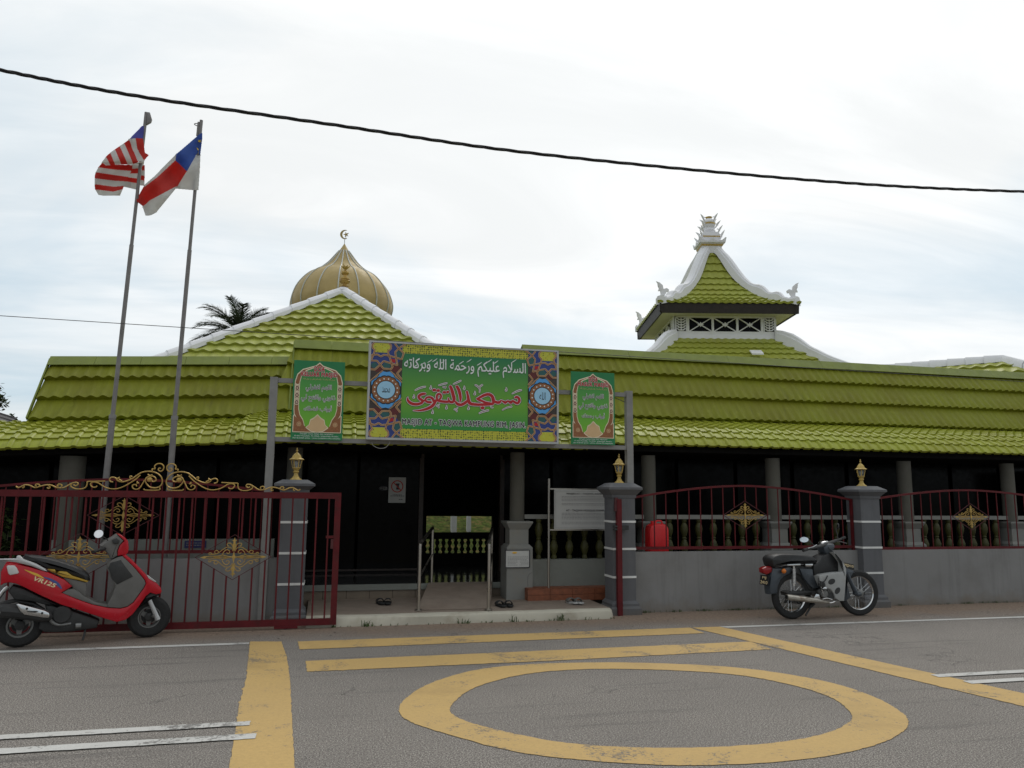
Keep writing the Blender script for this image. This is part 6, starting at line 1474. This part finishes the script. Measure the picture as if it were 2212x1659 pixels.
def wheel(bk, name, c, R, tw, rim_m, spokes, steer=0., rimw=.03, disc=False):
    x, z = c; b = MB()
    rot = lambda p: V((x + p.x * math.cos(steer) - p.y * math.sin(steer), p.x * math.sin(steer) + p.y * math.cos(steer), z + p.z))
    n = 40; prof = [(R - tw * 1.15, -tw * .36), (R - tw * .75, -tw * .5), (R - tw * .3, -tw * .46), (R - tw * .06, -tw * .25), (R, 0), (R - tw * .06, tw * .25), (R - tw * .3, tw * .46), (R - tw * .75, tw * .5), (R - tw * 1.15, tw * .36)]
    ring = lambda pr, mb, mi=0: mb.grid([[rot(V((r * math.cos(2 * PI * i / n), y, r * math.sin(2 * PI * i / n)))) for i in range(n + 1)] for r, y in pr], mi)
    ring(prof, b); ty = b.build('tyre', 'rubber', None, merge=True)
    W_ = bk.root; ty.parent = W_; ty.name = name
    # tread blocks
    q = MB(); ri = R - tw * 1.1
    ring([(ri + .012, -rimw), (ri - .004, -rimw), (ri - .014, -rimw * .5), (ri - .014, rimw * .5), (ri - .004, rimw), (ri + .012, rimw)], q); q.build('rim', rim_m, ty, merge=True)
    h = MB(); hr = .045 if disc else .05
    h.lathe([(0, -.055), (hr * .5, -.055), (hr, -.045), (hr, .045), (hr * .5, .055), (0, .055)], (x, 0, z), 20, axis='y'); h.build('hub', 'engine_alu' if not disc else 'bike_dark', ty)
    sp = MB()
    if disc:
        for i in range(3):
            a = 2 * PI * i / 3 + .5; e = V((math.cos(a), 0, math.sin(a))); s_ = V((-math.sin(a), 0, math.cos(a)))
            for sg in (-1, 1): sp.hexa([V((x, 0, z)) + e * .03 + s_ * w + V((0, y, 0)) for y in (-.012, .012) for w in (-.028, .028, )][:2] + [V((x, 0, z)) + e * (ri - .008) + s_ * w + V((0, -.012, 0)) for w in (.018, -.018)] + [V((x, 0, z)) + e * .03 + s_ * w + V((0, .012, 0)) for w in (-.028, .028)] + [V((x, 0, z)) + e * (ri - .008) + s_ * w + V((0, .012, 0)) for w in (.018, -.018)]) if sg == 1 else None
    else:
        for i in range(spokes):
            a = 2 * PI * i / spokes; a2 = a + (.35 if i % 2 else -.35); y = .03 if i % 4 < 2 else -.03
            sp.tube([rot(V((hr * math.cos(a2), y, hr * math.sin(a2)))), rot(V(((ri - .006) * math.cos(a), 0, (ri - .006) * math.sin(a))))], .0022, 4)
    if disc: sp.lathe([(.0, .02), (ri - .03, .02), (ri - .03, .03), (0, .03)], (x, 0, z), 24, mi=1, axis='y')
    sp.build('spokes', [rim_m, 'bike_dark'], ty)
    return ty
# --- red scooter
S_1 = Bike('red_scooter', 'red and grey scooter parked on its stand in front of the sliding gate', (245, 1528), (1850, 1404), lambda x, y: (x * .1736, 1132.8 + y * .1736))
B = S_1
rw = B.at(245, 1285, 0); fw_ = B.at(1853, 1150, 0)
wheel(B, 'rear_wheel', (rw[0], .215), .215, .10, 'rim_grey', 0, disc=True, rimw=.045)
wheel(B, 'front_wheel', (fw_[0], .215), .215, .10, 'rim_grey', 0, disc=True, rimw=.04)
red = [(10, 590), (60, 500), (130, 475), (210, 493), (400, 540), (600, 598), (800, 688), (897, 772), (850, 800), (768, 850), (950, 928), (1150, 998), (1330, 1036), (1500, 1046), (1585, 1025), (1660, 970), (1790, 790), (1815, 735), (1800, 690), (1680, 545), (1525, 392), (1560, 372), (1640, 440), (1760, 562), (1850, 660), (1940, 722), (2000, 785), (2015, 830), (2000, 862), (1940, 872), (1870, 850), (1820, 890), (1720, 1030), (1650, 1120), (1560, 1190), (1450, 1216), (1300, 1172), (1000, 1072), (760, 1000), (500, 882), (300, 782), (200, 738), (110, 722), (50, 735), (5, 765)]
B.slab('body', 'bike_red', red, -.145, .145, .012, near=-.14)
B.slab('leg_shield', 'bike_grey', [(1525, 396), (1680, 548), (1798, 692), (1812, 735), (1788, 788), (1658, 968), (1584, 1022), (1500, 1042), (1335, 1032), (1342, 990), (1400, 880), (1440, 770), (1400, 700), (1340, 560), (1350, 500), (1390, 445), (1470, 410)], -.15, .15, .010, near=-.148)
B.slab('glove_box', 'bike_dark', [(1345, 545), (1372, 478), (1505, 440), (1560, 520), (1660, 650), (1455, 752), (1400, 690)], -.158, -.10, .012, near=-.155)
B.slab('floorboard', 'bike_grey', [(770, 852), (850, 808), (910, 803), (985, 840), (1060, 902), (1190, 972), (1338, 1002), (1334, 1032), (1150, 994), (950, 924)], -.14, .14, .006, near=-.135)
B.slab('seat_column', 'bike_grey', [(780, 660), (900, 680), (1070, 722), (1075, 800), (1062, 900), (985, 842), (908, 802), (900, 772), (820, 700)], -.11, .11, .008, near=-.108)
B.slab('seat', 'seat_black', [(270, 440), (290, 405), (400, 393), (600, 418), (850, 488), (1000, 548), (1095, 612), (1122, 672), (1095, 708), (900, 642), (700, 582), (590, 562), (480, 505), (330, 450)], -.12, .12, .045, near=-.10, smooth=3)
B.slab('seat_trim', 'seat_yellow', [(590, 556), (680, 560), (702, 598), (745, 584), (830, 590), (900, 640), (1100, 704), (1085, 722), (990, 696), (780, 655), (700, 612), (640, 590)], -.125, .125, .006, near=-.124)
B.slab('grab_rail', 'silver_paint', [(-60, 440), (0, 428), (200, 424), (208, 396), (228, 386), (252, 390), (292, 430), (450, 488), (560, 550), (592, 586), (540, 580), (400, 522), (200, 474), (0, 452), (-60, 460)], -.15, -.10, .012, near=-.14)
B.slab('rear_lamp', 'lens_clear', [(80, 522), (100, 508), (182, 510), (210, 540), (236, 598), (225, 614), (125, 632), (100, 610)], -.158, -.12, .012, near=-.152)
B.slab('front_indicator', 'lens_clear', [(1822, 625), (1850, 640), (1945, 712), (1930, 722), (1850, 672)], -.150, -.12, .008, near=-.146)
B.slab('handlebar_cover', 'bike_grey', [(1248, 268), (1325, 208), (1460, 122), (1500, 160), (1545, 200), (1488, 262), (1462, 330), (1468, 388), (1400, 432), (1372, 428), (1340, 360), (1280, 300)], -.13, .13, .03, near=-.10)
B.slab('headlamp_cowl', 'bike_red', [(1458, 120), (1500, 126), (1550, 160), (1592, 205), (1602, 290), (1592, 345), (1568, 375), (1462, 392), (1462, 330), (1490, 255), (1545, 205), (1500, 165)], -.125, .125, .012, near=-.10)
B.slab('switch_box', 'bike_dark', [(1395, 195), (1450, 170), (1490, 200), (1480, 240), (1410, 240)], -.155, -.12, .008, near=-.15)
B.pipe('grip', 'rubber', [(1300, 300, -.13), (1230, 320, -.22), (1160, 342, -.32)], .017)
B.pipe('mirror_stem', 'bike_dark', [(1340, 195, -.10), (1300, 165, -.13), (1250, 150, -.16)], .006)
def mirror(bk, c, nrm, rx, rz, back=False):
    n = V(nrm).normalized(); u = n.cross(V((0, 0, 1))).normalized(); w = u.cross(n); c = V(c)
    ring = lambda k, d: [c + n * d + u * (rx * k * math.cos(2 * PI * i / 24)) + w * (rz * k * math.sin(2 * PI * i / 24)) for i in range(24)]
    b = MB(); b.grid([r + r[:1] for r in (ring(.3, -.022), ring(.8, -.016), ring(1., -.004), ring(1., .002), ring(.93, .002))]); b.face(ring(.3, -.022)); o = b.build('mirror', 'bike_dark', bk.root)
    MB().face(ring(.94, .001)).build('mirror_glass', 'mirror_glass', o, smooth=False)
mx_, mz_ = B.at(1228, 118, -.16); mirror(B, (mx_, -.16, mz_), (-.35, -1, .28), .047, .045)
B.pipe('fork', 'silver_paint', [(1852, 925, -.085), (1900, 1030, -.085), (1965, 1185, -.085)], [.022, .022, .027], sm=0)
B.pipe('steering_stem', 'bike_dark', [(1600, 560, 0), (1780, 800, 0), (1860, 980, 0)], .035)
B.slab('inner_fender', 'bike_dark', [(1840, 870), (1880, 850), (1990, 868), (1975, 882), (1900, 905), (1800, 935), (1700, 1060)], -.11, .11, .01, near=-.10)
B.pipe('brake_caliper', 'engine_alu', [(1905, 1120, -.075), (1930, 1140, -.075)], .03, sm=0)
B.slab('engine', 'bike_dark', [(560, 1000), (640, 1005), (900, 1070), (1150, 1155), (1240, 1195), (1205, 1288), (1050, 1312), (900, 1335), (700, 1345), (560, 1345), (470, 1300), (500, 1180), (600, 1195)], -.10, .10, .03, near=-.08)
ec = B.at(770, 1120, -.10); MB().lathe([(.075, -.135), (.085, -.125), (.085, -.08)], (ec[0], 0, ec[1]), 24, axis='y').build('fan_cover', 'bike_dark', B.root)
B.slab('inner_body', 'bike_dark', [(100, 830), (160, 760), (300, 800), (500, 900), (760, 1015), (900, 1060), (640, 1010), (560, 1000), (400, 960), (180, 940)], -.10, .10, .02, near=-.09)
B.slab('rear_mudguard', 'bike_dark', [(-60, 1010), (60, 960), (200, 935), (420, 975), (560, 1060), (540, 1090), (400, 1010), (200, 970), (60, 1000), (-50, 1050)], -.06, .06, .01, near=-.05)
B.pipe('muffler', 'bike_dark', [(10, 1075, -.16), (40, 1072, -.16), (300, 1095, -.16), (560, 1140, -.16), (620, 1180, -.15)], [.055, .068, .068, .06, .03])
B.slab('muffler_shield', 'chrome', [(195, 988), (230, 984), (560, 1072), (612, 1100), (622, 1135), (608, 1165), (560, 1166), (300, 1126), (248, 1082)], -.236, -.20, .012, near=-.232, smooth=0)
MSH = [(335, 1048), (525, 1104)]
for x, y in MSH:
    p = B.at(x, y, -.236); MB().lathe([(.011, -.243), (.011, -.234)], (p[0], 0, p[1]), 12, axis='y').build('bolt', 'bike_dark', B.root)
B.slab('shield_slot', 'bike_dark', [(330, 1080), (450, 1075), (480, 1085), (440, 1098), (340, 1092)], -.2385, -.232, 0, near=-.238)
B.pipe('exhaust_pipe', 'engine_alu', [(620, 1180, -.15), (660, 1225, -.13), (740, 1250, -.11), (880, 1232, -.09)], .016)
B.pipe('rear_shock', 'chrome', [(95, 770, -.11), (40, 830, -.11), (-60, 960, -.11)], .022, sm=0)
B.pipe('kickstand', 'bike_dark', [(1062, 1290, -.05), (1050, 1370, -.07), (1028, 1440, -.09)], .011, sm=0)
B.pipe('stand_pivot', 'engine_alu', [(940, 1262, -.115), (1010, 1255, -.115)], .028, sm=0)
yl = -.1475
def bf(x, y, t): p = B.at(x, y, yl); return V((p[0], yl - t, p[1]))
b = MB(); b.ribbon([(305, 562, 6), (390, 600, 24), (470, 632, 30), (550, 672, 6)], bf, .0); b.build('yellow_stripe', 'decal_yellow', B.root, smooth=False)
b = MB(); b.ribbon([(545, 655, 10), (640, 692, 30), (720, 745, 40), (765, 800, 14)], bf, .0006); b.build('blue_stripe', 'decal_blue', B.root, smooth=False)
b = MB(); an = math.radians(20)
def tf(x, z, t): return bf(555 + x * math.cos(an) + z * math.sin(an) * 1, 716 + x * math.sin(an) - z * math.cos(an), t)
write(b, 'VR125', 0, 0, 285, 52, lambda x, z, t: tf(x + z * .35, z, t), .0012, .03); b.build('lettering', 'decal_cream', B.root, smooth=False)

# --- black underbone motorcycle
B = Bike('black_motorcycle', 'old black motorcycle with a pale leg shield parked against the low wall', (640, 1472), (1772, 1414), lambda x, y: (1622.4 + x * .13888, 1132.8 + y * .13888))
r0, r1 = B.at(625, 1120, 0), B.at(1668, 1085, 0); RW = .295
wheel(B, 'rear_wheel', (r0[0], RW), RW, .075, 'chrome', 28, rimw=.024)
wheel(B, 'front_wheel', (r1[0], RW), RW, .068, 'chrome', 28, steer=-.12, rimw=.022)
B.slab('seat', 'seat_black', [(305, 545), (325, 508), (360, 482), (440, 460), (560, 458), (700, 464), (900, 488), (985, 520), (1022, 580), (1000, 604), (880, 622), (700, 612), (560, 622), (430, 662), (345, 668), (318, 612)], -.115, .115, .04, near=-.08, smooth=3)
B.slab('rear_fender', 'cub_blue', [(330, 672), (470, 680), (600, 650), (650, 690), (600, 770), (520, 805), (455, 865), (415, 960), (402, 1078), (292, 1092), (278, 950), (300, 800)], -.07, .07, .03, near=-.05)
B.slab('tail_lamp', 'lens_red', [(180, 690), (225, 660), (305, 650), (342, 690), (322, 742), (240, 782), (188, 752)], -.05, .05, .015, near=-.04)
px, pzv = B.at(215, 790, 0); p2 = B.at(200, 940, 0); xr = px - .005
pw = .085
pl1 = MB().hexa([(xr - .006 + k, y, z) for z, k in ((p2[1], -.03), (pzv, 0)) for k2, y in ((0, -pw), (0, pw))][:0] or [(p2[0] - .004, -pw, p2[1]), (p2[0] + .004, -pw, p2[1]), (p2[0] + .004, pw, p2[1]), (p2[0] - .004, pw, p2[1]), (px - .004, -pw, pzv), (px + .004, -pw, pzv), (px + .004, pw, pzv), (px - .004, pw, pzv)]).build('number_plate', 'plate_black', B.root, smooth=False)
b = MB(); hh = pzv - p2[1]; pf = lambda y, z, t: V((p2[0] + (px - p2[0]) * (z - p2[1]) / hh - .0045 - t, -y, z))
write(b, 'MJ', 0, p2[1] + hh * .73, .075, hh * .32, pf, .001, .02); write(b, '2410', 0, p2[1] + hh * .27, .14, hh * .32, pf, .001, .02); b.build('lettering', 'decal_cream', pl1, smooth=False)
oi = B.at(502, 725, -.10); MB().blob((oi[0], -.11, oi[1]), .032, .028, .032, 14).build('indicator', 'lens_orange', B.root)
B.pipe('indicator_stem', 'chrome', [(502, 725, -.05), (502, 725, -.09)], .008, sm=0)
B.slab('seat_rail', 'chrome', [(555, 622), (600, 612), (770, 612), (770, 640), (600, 648), (560, 640)], -.095, -.075, .006, near=-.09)
B.slab('grab_handle', 'chrome', [(838, 615), (960, 612), (965, 640), (930, 656), (850, 655)], -.10, -.07, .008, near=-.095)
sb = B.pipe('rear_shock', 'chrome', [(665, 650, -.095), (668, 800, -.095), (668, 960, -.095)], [.014, .014, .014], sm=0)
c0_, c1_ = B.at(667, 690, -.095), B.at(668, 920, -.095); co = MB()
co.tube([V((c0_[0] + (c1_[0] - c0_[0]) * i / 110 + .021 * math.cos(i * 2 * PI / 10), -.095 + .021 * math.sin(i * 2 * PI / 10), c0_[1] + (c1_[1] - c0_[1]) * i / 110)) for i in range(111)], .0045, 5); co.build('spring', 'silver_paint', sb)
B.slab('side_cover', 'cub_blue', [(745, 680), (960, 690), (970, 800), (1040, 860), (1085, 930), (1062, 992), (960, 1002), (890, 935), (810, 830)], -.075, .075, .02, near=-.065)
B.slab('frame_tube', 'bike_dark', [(640, 640), (980, 630), (980, 760), (900, 800), (960, 960), (1000, 1030), (920, 1050), (830, 900), (760, 790), (640, 740)], -.05, .05, .015, near=-.04)
B.slab('swing_arm', 'bike_dark', [(560, 1060), (620, 1040), (1000, 1035), (1090, 1020), (1080, 1070), (980, 1095), (640, 1110), (580, 1115)], -.075, .075, .01, near=-.07)
B.slab('frame_bag', 'seat_black', [(1065, 560), (1090, 500), (1140, 472), (1210, 450), (1290, 442), (1340, 500), (1405, 590), (1412, 735), (1290, 745), (1080, 780), (985, 795), (968, 700), (970, 620), (1010, 600)], -.09, .09, .025, near=-.08)
B.slab('leg_shield', 'cub_shield', [(1288, 440), (1300, 440), (1430, 590), (1482, 690), (1478, 830), (1450, 1192), (1375, 1192), (1310, 1145), (1290, 1080), (1240, 1010), (1150, 985), (1105, 960), (1062, 860), (1060, 800), (1090, 780), (1290, 748), (1415, 738), (1405, 590)], -.16, .16, .012, near=-.155)
for (cx, cy, a, b_) in ((1255, 890, 52, 46), (1345, 1032, 40, 52)):
    B.slab('shield_hole', 'bike_dark', [(cx + a * math.cos(2 * PI * i / 20) - .3 * b_ * math.sin(2 * PI * i / 20), cy + b_ * math.sin(2 * PI * i / 20)) for i in range(20)], -.163, -.155, 0, near=-.162)
en = B.slab('engine', 'engine_alu', [(1070, 1060), (1100, 1010), (1180, 990), (1260, 1000), (1330, 1060), (1350, 1120), (1320, 1165), (1200, 1180), (1110, 1140)], -.13, .10, .03, near=-.12, smooth=2)
ec = B.at(1140, 1080, -.13); MB().lathe([(.0, -.150), (.045, -.148), (.055, -.138), (.055, -.12)], (ec[0], 0, ec[1]), 20, axis='y').build('cover', 'engine_alu', en)
ec = B.at(1240, 1110, -.13); MB().lathe([(.0, -.140), (.05, -.138), (.055, -.12)], (ec[0], 0, ec[1]), 20, axis='y').build('clutch_cover', 'bike_dark', en)
for i in range(5):
    B.slab('cooling_fin', 'engine_alu', [(1180 + i * 26, 985 - i * 2), (1192 + i * 26, 985 - i * 2), (1222 + i * 26, 1062), (1210 + i * 26, 1062)], -.145, -.10, .003, near=-.14)
B.slab('carburettor', 'bike_dark', [(1085, 880), (1150, 900), (1165, 960), (1120, 985), (1075, 950)], -.172, -.12, .01, near=-.17)
B.slab('horn', 'chrome', [(1150 + 34 * math.cos(2 * PI * i / 16), 1000 + 26 * math.sin(2 * PI * i / 16)) for i in range(16)], -.168, -.14, .006, near=-.165)
B.pipe('fuel_line', 'bike_dark', [(1190, 800, -.165), (1160, 860, -.175), (1130, 900, -.178), (1120, 960, -.17)], .007)
B.pipe('fuel_line', 'bike_dark', [(1055, 800, -.12), (1052, 880, -.16), (1090, 1000, -.165), (1190, 1010, -.165)], .007)
B.pipe('gear_lever', 'chrome', [(1110, 1165, -.15), (1180, 1150, -.16), (1260, 1170, -.16)], .007)
B.pipe('kick_starter', 'chrome', [(1045, 870, -.15), (1080, 950, -.15), (1110, 1040, -.15), (1130, 1100, -.14)], .009)
B.pipe('muffler', 'muffler', [(560, 1128, -.14), (580, 1130, -.14), (800, 1158, -.14), (1000, 1185, -.14), (1220, 1215, -.13)], [.034, .036, .036, .030, .012])
mo = B.at(552, 1127, -.14); MB().lathe([(.0, .0), (.026, .0)], (mo[0] - .004, -.14, mo[1]), 14, axis='x').build('muffler_mouth', 'bike_dark', B.root)
B.pipe('exhaust_pipe', 'chrome', [(1210, 1225, -.13), (1270, 1215, -.13), (1320, 1180, -.12), (1345, 1130, -.08)], .013)
B.slab('muffler_bracket', 'chrome', [(960, 1165), (1010, 1080), (1060, 1090), (1075, 1165), (1010, 1185)], -.125, -.115, .003, near=-.12)
B.pipe('foot_peg', 'rubber', [(960, 1070, -.08), (965, 1075, -.20)], .016, sm=0)
B.slab('chain_case', 'bike_dark', [(560, 1150), (620, 1180), (900, 1200), (1010, 1240), (960, 1260), (600, 1225), (520, 1225)], .05, .08, .006, near=.05)
B.pipe('fork', 'cub_blue', [(1490, 760, -.06), (1560, 920, -.06), (1640, 1080, -.055)], [.026, .026, .034], sm=0)
B.pipe('fork', 'cub_blue', [(1490, 760, .06), (1560, 920, .06), (1640, 1080, .055)], [.026, .026, .034], sm=0)
B.pipe('fork_link', 'cub_blue', [(1600, 1060, -.055), (1650, 1090, -.055), (1700, 1080, -.055)], .028, sm=0)
B.pipe('steering_column', 'bike_dark', [(1200, 420, 0), (1340, 560, 0), (1500, 800, 0)], .03)
B.slab('front_fender', 'cub_blue', [(1470, 690), (1500, 680), (1600, 720), (1625, 750), (1555, 765), (1500, 800), (1490, 900), (1560, 1140), (1480, 1190), (1448, 1192), (1472, 900)], -.055, .055, .02, near=-.05)
fp = MB(); q = B.tr([(1452, 592), (1590, 622), (1604, 712), (1478, 690)], -.03)
fp.prism(q, lambda a, c, t: V((a, t, c)), -.034, -.026); fpo = fp.build('front_plate', 'plate_black', B.root, smooth=False)
b = MB(); xm_ = sum(a[0] for a in q) / 4; zm_ = sum(a[1] for a in q) / 4; sl_ = (q[1][1] - q[0][1]) / (q[1][0] - q[0][0]); ww = q[1][0] - q[0][0]
write(b, 'MJ2410', 0, 0, ww * .98, (q[0][1] - q[3][1]) * .52, lambda x, z, t: V((xm_ - .01 + x, -.034 - t, zm_ + .006 + z + x * sl_)), .001, .02); b.build('lettering', 'decal_cream', fpo, smooth=False)
B.slab('headlamp_housing', 'cub_blue', [(1110, 345), (1180, 300), (1290, 300), (1305, 345), (1285, 400), (1240, 448), (1175, 474), (1135, 420)], -.075, .075, .03, near=-.06)
B.slab('speedometer', 'chrome', [(1112, 296), (1130, 270), (1185, 252), (1205, 262), (1190, 290), (1120, 302)], -.05, .05, .01, near=-.045)
B.pipe('handlebar', 'bike_dark', [(815, 405, -.34), (900, 378, -.26), (1050, 345, -.12), (1200, 300, 0), (1310, 255, .12), (1400, 225, .26), (1450, 205, .34)], [.016, .016, .020, .026, .020, .015, .015])
B.pipe('grip', 'rubber', [(812, 406, -.345), (905, 376, -.255)], .020, sm=0)
B.pipe('grip', 'rubber', [(1400, 225, .26), (1455, 203, .35)], .020, sm=0)
B.pipe('brake_lever', 'chrome', [(1340, 262, .18), (1400, 268, .25), (1485, 292, .34)], .007)
B.pipe('brake_lever', 'chrome', [(1020, 318, -.15), (960, 350, -.22), (880, 372, -.30)], .007)
mx_, mz_ = B.at(826, 237, -.26); mirror(B, (mx_, -.26, mz_), (-1, -.35, .22), .066, .036)
B.pipe('mirror_stem', 'bike_dark', [(980, 330, -.17), (930, 280, -.22), (880, 255, -.25)], .006)
B.pipe('mirror_stem', 'bike_dark', [(1350, 240, .16), (1340, 150, .18), (1320, 90, .20), (1330, 60, .20)], .006)
mx_, mz_ = B.at(1345, 30, .2); mirror(B, (mx_, .2, mz_), (-1, .5, .1), .03, .045)
B.pipe('kickstand', 'bike_dark', [(935, 1260, -.03), (900, 1330, -.06), (850, 1412, -.10)], .013, sm=0)
B.pipe('centre_stand', 'bike_dark', [(980, 1230, .03), (900, 1300, .03)], .02, sm=0)
B.pipe('cable', 'bike_dark', [(1180, 300, -.03), (1220, 380, -.09), (1300, 450, -.08), (1360, 540, -.05)], .005)
for o in bpy.data.objects:
    if '_o' in o: del o['_o']
